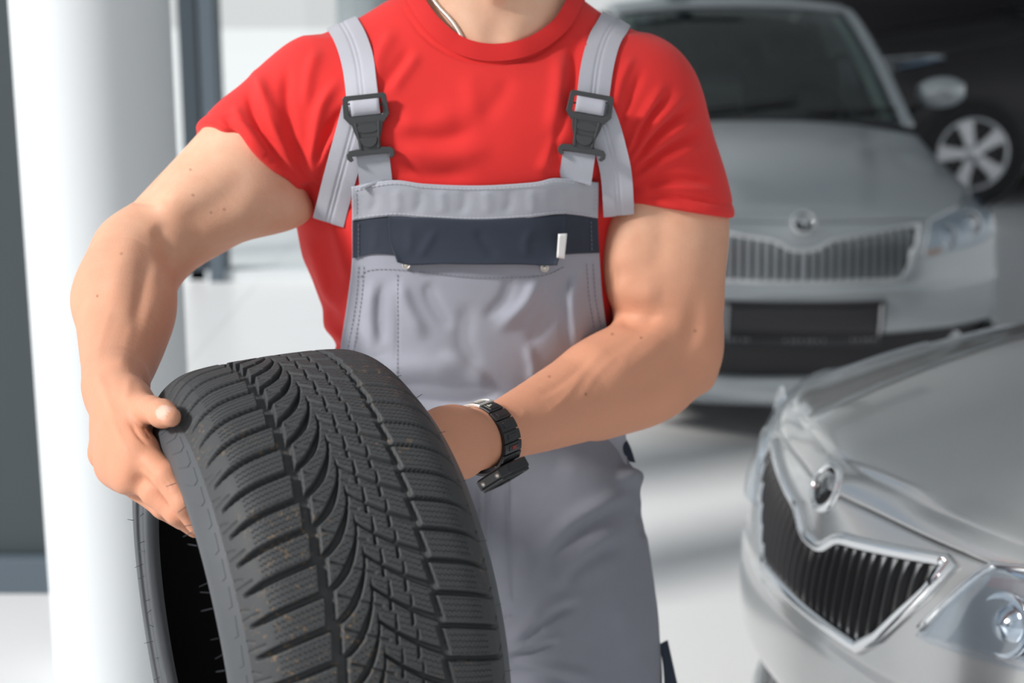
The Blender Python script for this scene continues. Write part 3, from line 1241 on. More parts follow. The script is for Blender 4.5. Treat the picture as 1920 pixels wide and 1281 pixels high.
# ---------------------------------------------------------------- materials
def skin_mat():
    m = bpy.data.materials.new('skin')
    m.use_nodes = True
    n = m.node_tree
    b = n.nodes['Principled BSDF']
    b.inputs['Roughness'].default_value = .48
    b.inputs['Specular IOR Level'].default_value = .25
    b.inputs['Subsurface Weight'].default_value = .12
    b.inputs['Subsurface Radius'].default_value = (1.0, .35, .2)
    b.inputs['Subsurface Scale'].default_value = .006
    tc_ = N(n, 'ShaderNodeTexCoord')
    t1 = N(n, 'ShaderNodeTexNoise')
    t1.inputs['Scale'].default_value = 30
    t1.inputs['Detail'].default_value = 6
    t1.inputs['Roughness'].default_value = .65
    t2 = N(n, 'ShaderNodeTexNoise')
    t2.inputs['Scale'].default_value = 420
    t2.inputs['Detail'].default_value = 2
    for t_ in (t1, t2):
        n.links.new(tc_.outputs['Object'], t_.inputs['Vector'])
    m1 = N(n, 'ShaderNodeMixRGB')
    m1.inputs['Color1'].default_value = srgb(206, 152, 124)
    m1.inputs['Color2'].default_value = srgb(228, 190, 164)
    n.links.new(t1.outputs['Fac'], m1.inputs['Fac'])
    ar = N(n, 'ShaderNodeAttribute', attribute_name='tan')
    m2 = N(n, 'ShaderNodeMixRGB')
    m2.inputs['Color2'].default_value = srgb(202, 144, 116)
    n.links.new(ar.outputs['Fac'], m2.inputs['Fac'])
    n.links.new(m1.outputs['Color'], m2.inputs['Color1'])
    an = N(n, 'ShaderNodeAttribute', attribute_name='nail')
    m3 = N(n, 'ShaderNodeMixRGB')
    m3.inputs['Color2'].default_value = srgb(220, 178, 160)
    n.links.new(an.outputs['Fac'], m3.inputs['Fac'])
    n.links.new(m2.outputs['Color'], m3.inputs['Color1'])
    am = N(n, 'ShaderNodeAttribute', attribute_name='mole')
    m4 = N(n, 'ShaderNodeMixRGB')
    m4.inputs['Color2'].default_value = srgb(110, 64, 46)
    n.links.new(am.outputs['Fac'], m4.inputs['Fac'])
    n.links.new(m3.outputs['Color'], m4.inputs['Color1'])
    n.links.new(m4.outputs['Color'], b.inputs['Base Color'])
    rr = mth(n, 'SUBTRACT', .56, mth(n, 'MULTIPLY', an.outputs['Fac'], .12))
    n.links.new(rr, b.inputs['Roughness'])
    bp_ = N(n, 'ShaderNodeBump')
    bp_.inputs['Strength'].default_value = .3
    bp_.inputs['Distance'].default_value = .001
    n.links.new(t2.outputs['Fac'], bp_.inputs['Height'])
    n.links.new(bp_.outputs['Normal'], b.inputs['Normal'])
    return m


def cloth(name, col, rough=.85, weave=900, strength=.25, var=.05, sheen=.15):
    m = bpy.data.materials.new(name)
    m.use_nodes = True
    n = m.node_tree
    b = n.nodes['Principled BSDF']
    b.inputs['Roughness'].default_value = rough
    b.inputs['Specular IOR Level'].default_value = .25
    b.inputs['Sheen Weight'].default_value = sheen
    b.inputs['Sheen Roughness'].default_value = .5
    tc_ = N(n, 'ShaderNodeTexCoord')
    t1 = N(n, 'ShaderNodeTexNoise')
    t1.inputs['Scale'].default_value = 22
    t1.inputs['Detail'].default_value = 6
    n.links.new(tc_.outputs['Object'], t1.inputs['Vector'])
    m1 = N(n, 'ShaderNodeMixRGB')
    m1.inputs['Color1'].default_value = tuple(c * (1 - var) for c in col[:3]) + (1,)
    m1.inputs['Color2'].default_value = tuple(c * (1 + var) for c in col[:3]) + (1,)
    n.links.new(t1.outputs['Fac'], m1.inputs['Fac'])
    n.links.new(m1.outputs['Color'], b.inputs['Base Color'])
    # woven threads
    s_ = N(n, 'ShaderNodeSeparateXYZ')
    n.links.new(tc_.outputs['Object'], s_.inputs[0])
    wx = mth(n, 'SINE', mth(n, 'MULTIPLY', mth(n, 'ADD', s_.outputs['X'], mth(n, 'MULTIPLY', s_.outputs['Y'], .6)), weave * 6.28))
    wz = mth(n, 'SINE', mth(n, 'MULTIPLY', mth(n, 'ADD', s_.outputs['Z'], mth(n, 'MULTIPLY', s_.outputs['X'], .25)), weave * 6.28))
    t2 = N(n, 'ShaderNodeTexNoise')
    t2.inputs['Scale'].default_value = 600
    n.links.new(tc_.outputs['Object'], t2.inputs['Vector'])
    hh_ = mth(n, 'ADD', mth(n, 'MULTIPLY', mth(n, 'ADD', wx, wz), .3), mth(n, 'MULTIPLY', t2.outputs['Fac'], 1.4))
    bp_ = N(n, 'ShaderNodeBump')
    bp_.inputs['Strength'].default_value = strength
    bp_.inputs['Distance'].default_value = .0006
    n.links.new(hh_, bp_.inputs['Height'])
    n.links.new(bp_.outputs['Normal'], b.inputs['Normal'])
    return m


M_skin = skin_mat()
M_red = cloth('red_jersey', srgb(214, 46, 44), .8, 1100, .18, .04, .1)
M_redrib = cloth('red_rib', srgb(208, 42, 41), .8, 700, .3, .04, .1)
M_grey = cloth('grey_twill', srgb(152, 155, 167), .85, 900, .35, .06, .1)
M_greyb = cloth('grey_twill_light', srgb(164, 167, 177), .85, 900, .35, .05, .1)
M_grey_shaded = cloth('grey_twill_shaded', srgb(122, 124, 134), .85, 900, .35, .07, .1)  # darker copy of the bib's twill: shade on the trousers put into the colour
M_navy = cloth('navy_twill', srgb(48, 55, 68), .8, 900, .35, .08, .1)
M_web = cloth('webbing', srgb(176, 177, 187), .8, 600, .4, .03, .1)
M_stitch = pbr('stitching', srgb(186, 188, 196), .8)
M_dstitch = pbr('dark_stitching', srgb(116, 119, 129), .8)
M_plastic = pbr('black_plastic', srgb(52, 54, 56), .38, bump=.05, bscale=500)
M_silver = pbr('silver', srgb(226, 222, 214), .34, metal=.7)
M_watch = pbr('black_resin', srgb(34, 35, 38), .36, bump=.04, bscale=400)
M_wglass = pbr('watch_glass', srgb(60, 64, 68), .08, spec=.8)
M_print = pbr('pale_print', srgb(206, 200, 176), .6)
M_redprint = pbr('red_print', srgb(128, 34, 32), .6)
M_whitetag = pbr('white_label', srgb(238, 238, 238), .8)
M_boot = pbr('boot_leather', srgb(48, 44, 42), .5)

person = empty('person', (-.05, 2.04, 0))
P0 = np.array([-.05, 2.04, 0])
tag(person, 'muscular mechanic in red t-shirt and grey bib overalls holding a tyre', 'person')

# ---------------------------------------------------------------- body: arms, hands, trunk, neck, head
LA_sh = A(598, 205, 2.04)
LA = [LA_sh, A(500, 275, 2.02), A(410, 360, 1.98), A(335, 420, 1.95), A(266, 478, 1.915)]
LA_r = [.070, .071, .0660, .0575, .0485]
LF = [A(262, 478, 1.915), A(240, 540, 1.86), A(236, 585, 1.82), A(229, 640, 1.755), A(221, 690, 1.675), A(217, 728, 1.608)]
LF_r = [.0475, .0575, .0570, .0480, .0385, .0330]
RA_sh = A(1190, 205, 2.05)
RA = [RA_sh, A(1224, 300, 2.05), A(1251, 400, 2.045), A(1250, 500, 2.03), A(1262, 600, 2.03), A(1276, 655, 2.035)]
RA_r = [.071, .074, .0760, .0760, .0640, .0500]
RF = [A(1272, 655, 2.03), A(1215, 694, 2.00), A(1150, 716, 1.955), A(1050, 762, 1.87), A(960, 800, 1.79), A(905, 822, 1.74)]
RF_r = [.050, .0650, .0640, .0495, .0365, .0310]

VS = .0019
# --- left arm (viewer's left) with the hand gripping the tyre's rim
fl = Field((-.66, 1.34, 1.03), (-.18, 2.14, 1.64), VS)
fl.chain(LA, LA_r, .03)
fl.chain(LF, LF_r, .03)
fl.ell(A(455, 385, 1.945), (.075, .035, .040), .03, rot=[unit(LA[3] - LA[1]), unit(np.cross(unit(LA[3] - LA[1]), [0, 0, 1])), [0, 0, 1]])       # biceps
fl.cone(A(240, 470, 1.90), A(205, 560, 1.83), .033, .034, .03)                                                                                  # forearm extensors
fl.cone(A(322, 470, 1.855), A(352, 505, 1.850), .009, .006, .02, sub=True)                                                                       # elbow crease
# hand
wr = LF[-1]
pal_n = unit(np.array([-1.0, -.45, .25]))              # outwards from the back of the hand
palm = [A(216, 742, 1.582), A(222, 790, 1.535), A(230, 835, 1.49), A(240, 868, 1.46)]
fl.cone(wr, palm[0], .033, .032, .02, flat=(pal_n, 1.22))
fl.cone(palm[0], palm[1], .034, .041, .02, flat=(pal_n, 1.55))
fl.cone(palm[1], palm[2], .041, .042, .02, flat=(pal_n, 1.75))
fl.cone(palm[2], palm[3], .040, .031, .02, flat=(pal_n, 1.75))
# thumb: ball, two phalanges, over the tread shoulder
th = [A(228, 752, 1.555), A(250, 759, 1.512), A(284, 769, 1.462), A(304, 776, 1.436), A(321, 782, 1.418)]
fl.cone(th[0], th[1], .021, .0185, .022)
fl.cone(th[1], th[2], .0170, .0125, .012)
fl.cone(th[2], th[3], .0130, .0132, .006)
fl.cone(th[3], th[4], .0132, .0098, .006)
fl.cone(A(262, 785, 1.515), A(242, 765, 1.53), .016, .022, .02)                                   # web
# fingers going under the bead into the rim
FG = [
    ([A(262, 846, 1.455), A(312, 893, 1.422), A(345, 944, 1.407), A(368, 985, 1.413)], [.0150, .0128, .0112, .0090]),
    ([A(240, 872, 1.47), A(291, 924, 1.438), A(333, 962, 1.425), A(366, 992, 1.435)], [.0150, .0130, .0115, .0092]),
    ([A(216, 872, 1.498), A(262, 917, 1.473), A(306, 952, 1.46), A(340, 978, 1.47)], [.0145, .0122, .0108, .0086]),
    ([A(198, 850, 1.53), A(234, 890, 1.512), A(268, 918, 1.5), A(298, 938, 1.505)], [.0130, .0108, .0095, .0076]),
]
for pts, rs in FG:
    fl.cone(pts[0], pts[1], rs[0], rs[1], .010)
    fl.cone(pts[1], pts[2], rs[1] * 1.03, rs[2], .004)
    fl.cone(pts[2], pts[3], rs[2] * 1.03, rs[3], .004)
    fl.ell(pts[0], (.0135, .0135, .0135), .012)
    fl.cone(pts[0], palm[1], rs[0] * .9, .016, .016)
# nail plate
nx = unit(th[4] - th[3])
nv = unit(np.array([-.15, -.8, .55]))
nv = unit(nv - nx * (nv @ nx))
fl.ell(th[3] * .12 + th[4] * .88 + nv * .0082, (.0085, .0074, .0030), .0012, rot=[nx, np.cross(nv, nx), nv])
LV, LQ = fl.mesh()
del fl

# --- right arm (viewer's right), hand behind the tyre
fr = Field((-.20, 1.48, .98), (.36, 2.18, 1.64), VS)
fr.chain(RA, RA_r, .03)
fr.chain(RF, RF_r, .03)
fr.ell(A(1192, 485, 2.0), (.036, .036, .072), .04)          # biceps
fr.ell(A(1300, 440, 2.07), (.034, .04, .09), .035)             # triceps
fr.cone(A(1308, 640, 2.06), A(1306, 705, 2.045), .026, .024, .025)   # point of the elbow
fr.cone(A(1235, 640, 1.985), A(1120, 690, 1.915), .036, .028, .03)   # brachioradialis
fr.cone(A(1250, 735, 2.02), A(1120, 780, 1.93), .026, .022, .03)     # flexor edge
rw = RF[-1]
hn = unit(np.array([.35, -.8, .5]))
rp_ = [A(880, 826, 1.715), A(852, 830, 1.68), A(828, 836, 1.645), A(806, 846, 1.60)]
fr.cone(rw, rp_[0], .031, .031, .02, flat=(hn, 1.15))
fr.cone(rp_[0], rp_[1], .032, .038, .02, flat=(hn, 1.3))
fr.cone(rp_[1], rp_[2], .038, .036, .02, flat=(hn, 1.35))
fr.cone(rp_[2], rp_[3], .034, .028, .02, flat=(hn, 1.35))
# thumb lies along the upper edge, its knuckle is the bump by the strap
rt = [A(868, 806, 1.70), A(836, 800, 1.660), A(806, 818, 1.615), A(780, 842, 1.575)]
fr.cone(rt[0], rt[1], .018, .0185, .016)
fr.cone(rt[1], rt[2], .0165, .0130, .008)
fr.cone(rt[2], rt[3], .0130, .0100, .005)
# the fingers lie along the tyre's far sidewall
for k_, (y0, dz) in enumerate(((838, 0.0), (856, .004), (872, .008), (884, .012))):
    c0 = A(826 - 2 * k_, y0, 1.632 + dz)
    c1 = A(786 - 2 * k_, y0 + 6, 1.592 + dz)
    c2 = A(752 - 2 * k_, y0 + 16, 1.575 + dz)
    c3 = A(730 - 2 * k_, y0 + 26, 1.573 + dz)
    fr.cone(c0, c1, .0145 - .001 * k_, .0120 - .0008 * k_, .008)
    fr.cone(c1, c2, .0122 - .0008 * k_, .0108 - .0008 * k_, .004)
    fr.cone(c2, c3, .0108 - .0008 * k_, .0085 - .0006 * k_, .004)
    fr.cone(c0, rp_[0], .013, .016, .014)
RV, RQ = fr.mesh()
del fr

# --- trunk, neck and head
CX = 885


def trunk(f, g=0.0, limbs=True):
    f.ell(A(868, 300, 2.06), (.185 + g, .118 + g, .20 + g), .05)
    f.ell(A(770, 275, 1.985), (.100 + g, .055 + g, .080 + g), .05)
    f.ell(A(990, 270, 1.985), (.100 + g, .055 + g, .080 + g), .05)
    f.ell(A(884, 560, 2.06), (.186 + g, .108 + g, .20 + g), .07)
    f.ell(A(640, 380, 2.09), (.050 + g, .070 + g, .12 + g), .06)      # lats
    f.ell(A(1112, 380, 2.09), (.050 + g, .070 + g, .12 + g), .06)
    f.cone(A(925, 40, 2.08), A(650, 162, 2.07), .075 + g, .058 + g, .05)
    f.cone(A(925, 40, 2.08), A(1165, 160, 2.08), .075 + g, .058 + g, .05)
    return f


ft = Field((-.30, 1.80, .62), (.28, 2.36, 2.02), .0036)
trunk(ft)
ft.ell(A(905, 900, 2.07), (.165, .115, .15), .06)
# neck
ft.cone(A(925, 110, 2.055), A(935, -80, 2.035), .070, .064, .04)
ft.cone(A(906, 86, 1.980), A(838, -70, 2.03), .008, .018, .024)
ft.cone(A(950, 86, 1.980), A(1020, -70, 2.03), .008, .018, .024)
ft.ell(A(928, 70, 1.945), (.011, .018, .014), .02, sub=True)
ft.ell(A(932, -30, 1.965), (.013, .013, .02), .02)
# head (above the frame): skull, jaw, chin, brow, nose, lips, ears
hc = A(948, -270, 2.035)
ft.ell(hc + [0, .02, .03], (.074, .096, .095), .03)
ft.ell(hc + [0, -.03, -.045], (.058, .062, .070), .03)
ft.ell(hc + [0, -.072, -.092], (.026, .022, .018), .02)
ft.cone(hc + [-.055, .0, -.065], hc + [-.015, -.07, -.095], .016, .014, .02)
ft.cone(hc + [.055, .0, -.065], hc + [.015, -.07, -.095], .016, .014, .02)
ft.cone(hc + [-.045, -.072, .018], hc + [.045, -.072, .018], .012, .012, .02)
ft.cone(hc + [0, -.082, .012], hc + [0, -.104, -.026], .009, .013, .01)
ft.ell(hc + [0, -.085, -.055], (.024, .012, .008), .008)
ft.ell(hc + [0, -.083, -.068], (.020, .012, .007), .008)
for sx_ in (-1, 1):
    ft.ell(hc + [sx_ * .031, -.086, .002], (.015, .010, .009), .008, sub=True)
    ft.ell(hc + [sx_ * .031, -.074, .002], (.012, .012, .012), .004)
    ft.ell(hc + [sx_ * .074, .008, -.012], (.009, .018, .030), .008)
    ft.cone(hc + [sx_ * .03, -.07, -.03], hc + [sx_ * .05, -.05, -.01], .014, .016, .02)
BV, BQ = ft.mesh()
del ft

V = np.vstack([LV, RV, BV])
Q = np.vstack([LQ, RQ + len(LV), BQ + len(LV) + len(RV)])
V = relax(V, Q, 2, .5)
nrm_ = vnormals(V, Q)
pxv = proj(V)
front = np.clip(-nrm_[:, 1] * 2 + .4, 0, 1)
arm_n = len(LV) + len(RV)
is_arm = np.arange(len(V)) < arm_n
skin_folds = [
    # tendons and veins on the forearms, creases of the thumb and the fingers
    ([(1100, 690), (1060, 745), (1010, 790)], 8, 1.0), ([(1150, 640), (1085, 700), (1040, 740)], 9, .8),
    ([(1200, 640), (1130, 690), (1080, 760)], 8, .7), ([(1240, 610), (1190, 650), (1150, 700)], 9, .8),
    ([(990, 760), (970, 800), (950, 830)], 7, .6), ([(1090, 790), (1020, 822), (960, 845)], 8, .5),
    ([(215, 560), (190, 640), (180, 700)], 8, .8), ([(255, 590), (235, 650), (222, 710)], 9, .8),
    ([(285, 560), (270, 620), (255, 680)], 9, .6), ([(190, 500), (170, 560), (160, 620)], 8, .5),
    ([(281, 757), (277, 770), (279, 783)], 2.4, -.7), ([(287, 756), (284, 770), (286, 782)], 2.0, -.5),
    ([(308, 900), (316, 912), (322, 922)], 2.2, -.7), ([(315, 896), (323, 907), (328, 916)], 2.0, -.6),
    ([(246, 790), (258, 815), (280, 838)], 3, -1.3), ([(238, 782), (252, 808), (272, 830)], 2.5, -.6), ([(265, 795), (276, 812), (286, 825)], 3, -1.0),
    ([(205, 770), (225, 820), (245, 862)], 6, .8), ([(190, 780), (205, 825), (220, 860)], 6, .7),
    ([(262, 868), (274, 884), (290, 900)], 4, -1.2),
    ([(835, 852), (838, 866), (842, 884)], 3, -1.4),
    # muscle relief
    ([(1150, 592), (1195, 606), (1245, 590)], 12, -4.0), ([(1145, 520), (1190, 552), (1245, 548)], 24, 4.0),
    ([(1310, 540), (1295, 630), (1240, 705), (1180, 760)], 20, -4.5), ([(1345, 520), (1325, 620), (1310, 680)], 22, 4.0), ([(1260, 600), (1210, 660), (1130, 720)], 22, 3.0),
    ([(1235, 380), (1240, 450), (1225, 520)], 22, -3.0), ([(1180, 400), (1165, 460), (1175, 520)], 28, 3.5),
    ([(285, 420), (315, 455), (338, 505)], 15, -5.0), ([(262, 425), (228, 500), (205, 590)], 24, 3.5), ([(280, 470), (266, 545), (252, 630)], 15, -3.5), ([(310, 520), (300, 590), (280, 650)], 18, 2.5),
    ([(480, 320), (400, 385), (330, 430)], 26, -3.0), ([(500, 370), (430, 430), (370, 465)], 26, 3.0),
    ([(1000, 745), (1060, 715), (1120, 660)], 9, -1.6), ([(180, 690), (200, 745), (215, 790)], 9, 1.6), ([(245, 700), (240, 730), (232, 760)], 9, 1.4),
]
V = V + nrm_ * (fold_disp(pxv, skin_folds) * front * is_arm)[:, None]
# fine shape of the arms
V = V + nrm_ * ((vnoise(V, 60, 3) * .0006) * is_arm)[:, None]
body = mesh_np('body', V - P0, Q, M_skin, person)
zt = np.zeros(len(V))
zt[:len(LV)] = np.clip((1.46 - LV[:, 2]) / .22, 0, 1)
zt[len(LV):arm_n] = np.clip((1.44 - RV[:, 2]) / .2, 0, 1)
nail = np.zeros(len(V))
dn = V - (th[3] * .12 + th[4] * .88 + nv * .0078)
ln_, lw_ = dn @ nx, dn @ np.cross(nv, nx)
nail[(np.abs(ln_ / .0085) ** 3 + np.abs(lw_ / .0074) ** 3 < 1) & ((dn @ nv) > -.006)] = 1
mole = np.zeros(len(V))
for (mx_, my_) in ((357, 318), (362, 366), (396, 400), (421, 393), (228, 480), (302, 735), (1201, 635), (1305, 621), (1098, 740), (1148, 627), (1287, 395), (183, 556), (1030, 706)):
    dd = np.hypot(pxv[:, 0] - mx_, pxv[:, 1] - my_)
    mole = np.maximum(mole, np.clip((3.6 - dd) / 2.0, 0, 1) * (front > .4) * .5)
for nm, arr in (('tan', zt), ('nail', nail), ('mole', mole)):
    at_ = body.data.attributes.new(nm, 'FLOAT', 'POINT')
    at_.data.foreach_set('value', arr.astype(np.float32))
tag(body, 'bare tanned arms, hands, neck and head')

# short hair (above the frame)
fh = Field(hc - [.12, .14, .12], hc + [.12, .16, .17], .004)
fh.ell(hc + [0, .026, .036], (.079, .100, .100), .03)
fh.cut(hc + [0, -.055, .055], (0, -.9, -.35), None, .01)
fh.cut(hc + [0, .02, -.03], (0, -.45, -1), None, .01)
hv, hq = fh.mesh()
hv = hv + vnormals(hv, hq) * (vnoise(hv, 160, 5) * .0022)[:, None]
M_hair = pbr('dark_brown_hair', srgb(58, 42, 32), .6, bump=.6, bscale=300)
mesh_np('hair', hv - P0, hq, M_hair, person)

# ---------------------------------------------------------------- red t-shirt
fs = Field((-.46, 1.80, .93), (.33, 2.34, 1.70), .0026)
trunk(fs, .008)
fs.cone(A(705, 215, 2.02), A(610, 190, 2.04), .075, .070, .05)
fs.cone(A(1100, 215, 2.03), A(1190, 195, 2.05), .075, .070, .05)
# sleeve hems
lsp, lsn = A(462, 302, 1.995), unit(A(462 - 62, 302 + 78, 1.96) - A(462, 302, 1.995))
rsp, rsn = A(1270, 388, 2.045), unit(A(1270 - 19, 388 + 98, 2.04) - A(1270, 388, 2.045))
fa = Field((-.46, 1.80, .93), (.33, 2.34, 1.70), .0026)
fa.chain(LA, [r_ + .0085 for r_ in LA_r], .035)
fa.cut(lsp, lsn)
fb = Field((-.46, 1.80, .93), (.33, 2.34, 1.70), .0026)
fb.chain(RA, [r_ + .0085 for r_ in RA_r], .035)
fb.cut(rsp, rsn)
full_ = (slice(None),) * 3
fs._merge(full_, fa.d, .045, False)
fs._merge(full_, fb.d, .045, False)
del fa, fb
# waist, hidden in the overalls
fs.cut(A(900, 860, 2.05), (0, 0, -1))
# neck opening
nk0, nk1 = A(930, 20, 2.03), A(930, -160, 1.86)
nd = unit(np.array([0, -.50, .86]))
nkc = A(927, -8, 2.02)
fs.cone(nkc - nd * .05, nkc + nd * .25, .068, .080, .004, sub=True)
SV, SQ = fs.mesh()
del fs
SV = relax(SV, SQ, 2, .5)
sn = vnormals(SV, SQ)
sp_ = proj(SV)
sfr = np.clip(-sn[:, 1] * 2.2 + .5, 0, 1)
shirt_folds = [
    # left sleeve: folds drawn into the armpit
    ([(572, 335), (530, 280), (497, 190), (492, 130)], 13, 3.6), ([(560, 345), (505, 300), (455, 232), (440, 190)], 11, 3.2),
    ([(548, 352), (490, 318), (430, 270), (408, 232)], 9, 2.4), ([(578, 325), (552, 268), (535, 180), (540, 115)], 10, -3.0),
    ([(566, 340), (516, 290), (474, 212), (464, 165)], 7, -2.8), ([(555, 350), (498, 310), (440, 250), (420, 215)], 6, -2.2),
    ([(582, 330), (590, 270), (604, 200), (640, 140)], 12, 3.4), ([(586, 335), (604, 280), (630, 220), (660, 190)], 7, -2.8),
    ([(580, 340), (600, 300), (625, 262), (650, 245)], 9, 2.6), ([(572, 340), (578, 370), (570, 420)], 12, -3.0),
    ([(540, 360), (480, 340), (425, 300)], 6, 1.6),
    ([(470, 120), (500, 180), (540, 250)], 9, 1.2), ([(600, 85), (580, 140), (572, 210)], 12, 2.0),
    # left shoulder by the strap
    ([(745, 50), (712, 105), (695, 175)], 14, 2.0), ([(775, 80), (740, 130), (705, 175)], 11, -1.5), ([(790, 95), (760, 135), (728, 180)], 11, 1.5),
    # chest
    ([(735, 225), (800, 232), (880, 205)], 22, 2.0), ([(735, 275), (830, 290), (930, 280)], 20, 2.0), ([(730, 310), (800, 330), (900, 325)], 16, -1.6),
    ([(740, 250), (820, 262), (900, 240)], 16, -1.6), ([(880, 130), (885, 190), (870, 240)], 20, 1.2), ([(960, 140), (935, 185), (900, 230)], 18, -1.4),
    ([(1075, 70), (1078, 140), (1060, 230)], 12, -3.2), ([(1050, 90), (1046, 170), (1030, 260)], 14, 2.4), ([(1100, 60), (1098, 110), (1090, 170)], 8, 1.8),
    ([(1055, 240), (1030, 290), (1010, 330)], 12, 1.8), ([(1062, 200), (1040, 280), (1042, 325)], 8, -2.0),
    # right sleeve: fan from the armpit and strap
    ([(1172, 300), (1200, 230), (1250, 150)], 9, 3.0), ([(1175, 310), (1222, 240), (1290, 170)], 10, 3.2), ([(1180, 320), (1245, 262), (1315, 215)], 10, 2.8),
    ([(1182, 335), (1255, 300), (1325, 270)], 10, 2.4), ([(1172, 305), (1210, 232), (1268, 158)], 6, -2.6), ([(1178, 315), (1234, 250), (1305, 190)], 6, -2.8),
    ([(1182, 330), (1250, 280), (1322, 242)], 6, -2.4), ([(1160, 240), (1180, 190), (1210, 120)], 8, -2.2), ([(1152, 210), (1165, 150), (1190, 100)], 9, 2.2),
    ([(1180, 345), (1270, 335), (1345, 345)], 7, -1.8), ([(1190, 358), (1270, 352), (1352, 362)], 6, 1.6), ([(1200, 370), (1280, 372), (1358, 386)], 4, -1.2),
    # side of the trunk
    ([(575, 440), (600, 510), (620, 590)], 13, 2.0), ([(560, 480), (600, 560), (640, 610)], 11, -2.0), ([(590, 580), (615, 610), (650, 640)], 9, 2.2),
    ([(595, 610), (620, 640), (650, 662)], 7, -2.0), ([(600, 650), (625, 660), (650, 680)], 8, 2.0), ([(620, 400), (640, 470), (655, 540)], 12, 1.6),
    # neckline seam
    ([(745, 0), (790, 65), (850, 105), (925, 121), (1000, 106), (1050, 70), (1082, 20)], 3.0, -1.0),
]
sd = fold_disp(sp_, shirt_folds) * sfr * 2.4
# hems: a stitched groove just above the edge
for c_, n_ in ((lsp, lsn), (rsp, rsn)):
    rr_ = np.linalg.norm(SV - c_, axis=1) < .17
    dd = -((SV - c_) @ n_)
    sd += rr_ * (-.0016 * np.exp(-((dd - .017) / .0022) ** 2))
    sd += rr_ * (.0012 * np.exp(-((dd - .006) / .006) ** 2)) * (1 + .8 * vnoise(SV, 90, 8))
sd += vnoise(SV, 26, 1) * .0012 + vnoise(SV, 70, 2) * .0005
SV = SV + sn * sd[:, None]
cl_in = [(775, -45), (798, 0), (828, 40), (872, 73), (925, 84), (984, 74), (1034, 42), (1062, 0), (1085, -45)]


def grow_line(line, k, c=(930, -40)):
    o_ = []
    for x_, y_ in line:
        L_ = math.hypot(x_ - c[0], y_ - c[1])
        o_.append((x_ + (x_ - c[0]) / L_ * k, y_ + (y_ - c[1]) / L_ * k))
    return o_


def inside(P, poly):
    P = np.asarray(P)
    r_ = np.zeros(len(P), bool)
    n_ = len(poly)
    for i in range(n_):
        (x0, y0), (x1, y1) = poly[i], poly[(i + 1) % n_]
        c_ = ((y0 > P[:, 1]) != (y1 > P[:, 1]))
        r_ ^= c_ & (P[:, 0] < (x1 - x0) * (P[:, 1] - y0) / (y1 - y0 + 1e-12) + x0)
    return r_


# open the neckline: the cloth ends under the neck band
nkin = inside(proj(SV), [tuple(p) for p in catmull(grow_line(cl_in, 13), 60)] + [(1100, -260), (760, -260)]) & (SV[:, 1] < 2.10)
SQ = SQ[~nkin[SQ].any(axis=1)]
shirt = mesh_np('t_shirt', SV - P0, SQ, M_red, person)
tag(shirt, 'tight red crew-neck t-shirt')
bvh = BVHTree.FromPolygons([tuple(p) for p in SV], [tuple(int(i) for i in f) for f in SQ])
CAMV = Vector((0, 0, CAM_H))


def hit(px, py, tree=None):
    r_ = (tree or bvh).ray_cast(CAMV, ray(px, py).normalized())
    return r_




def px_size(p):
    """metres per photo pixel at a world point"""
    return (p[1] * CT - (p[2] - CAM_H) * ST) / FPX


def smooth_path(pts, n):
    return catmull(pts, n)


def strip_on(path3, widths, nrms, name, mat, parent, thick=.0022, nu=9, crown=0.0, crease=None):
    """a flat band following path3 (n,3) with a normal at each point; closed solid with thickness"""
    P = np.asarray(path3, float)
    n_ = len(P)
    T = np.gradient(P, axis=0)
    T /= np.linalg.norm(T, axis=1)[:, None]
    Nn = np.asarray(nrms, float)
    Nn = Nn - T * (Nn * T).sum(1)[:, None]
    Nn /= np.linalg.norm(Nn, axis=1)[:, None]
    B = np.cross(T, Nn)
    us = np.linspace(-1, 1, nu)
    top = np.zeros((n_, nu, 3))
    for j, u_ in enumerate(us):
        w_ = np.asarray(widths) if hasattr(widths, '__len__') else np.full(n_, widths)
        h_ = crown * (1 - u_ ** 2)
        if crease is not None:
            h_ = h_ + crease * (math.exp(-((u_ - .12) / .07) ** 2) + math.exp(-((u_ + .12) / .07) ** 2)) * -1
        top[:, j] = P + B * (u_ * w_ / 2)[:, None] + Nn * (thick + h_)
    bot = top - Nn[:, None, :] * thick
    V = np.vstack([top.reshape(-1, 3), bot.reshape(-1, 3)])
    f1 = grid_faces(n_, nu)
    F = [tuple(x) for x in f1] + [tuple(x[::-1] + n_ * nu) for x in f1]
    o_ = n_ * nu
    for i in range(n_ - 1):
        F.append((i * nu, i * nu + o_, (i + 1) * nu + o_, (i + 1) * nu))
        F.append(((i + 1) * nu + nu - 1, (i + 1) * nu + nu - 1 + o_, i * nu + nu - 1 + o_, i * nu + nu - 1))
    for j in range(nu - 1):
        F.append((j + 1, j + 1 + o_, j + o_, j))
        a0 = (n_ - 1) * nu + j
        F.append((a0, a0 + o_, a0 + 1 + o_, a0 + 1))
    m = MB()
    m.add(V - P0, F)
    ob = m.build(name, mat, parent, smooth=True)
    md = ob.modifiers.new('edge', 'EDGE_SPLIT')
    md.split_angle = math.radians(50)
    return ob


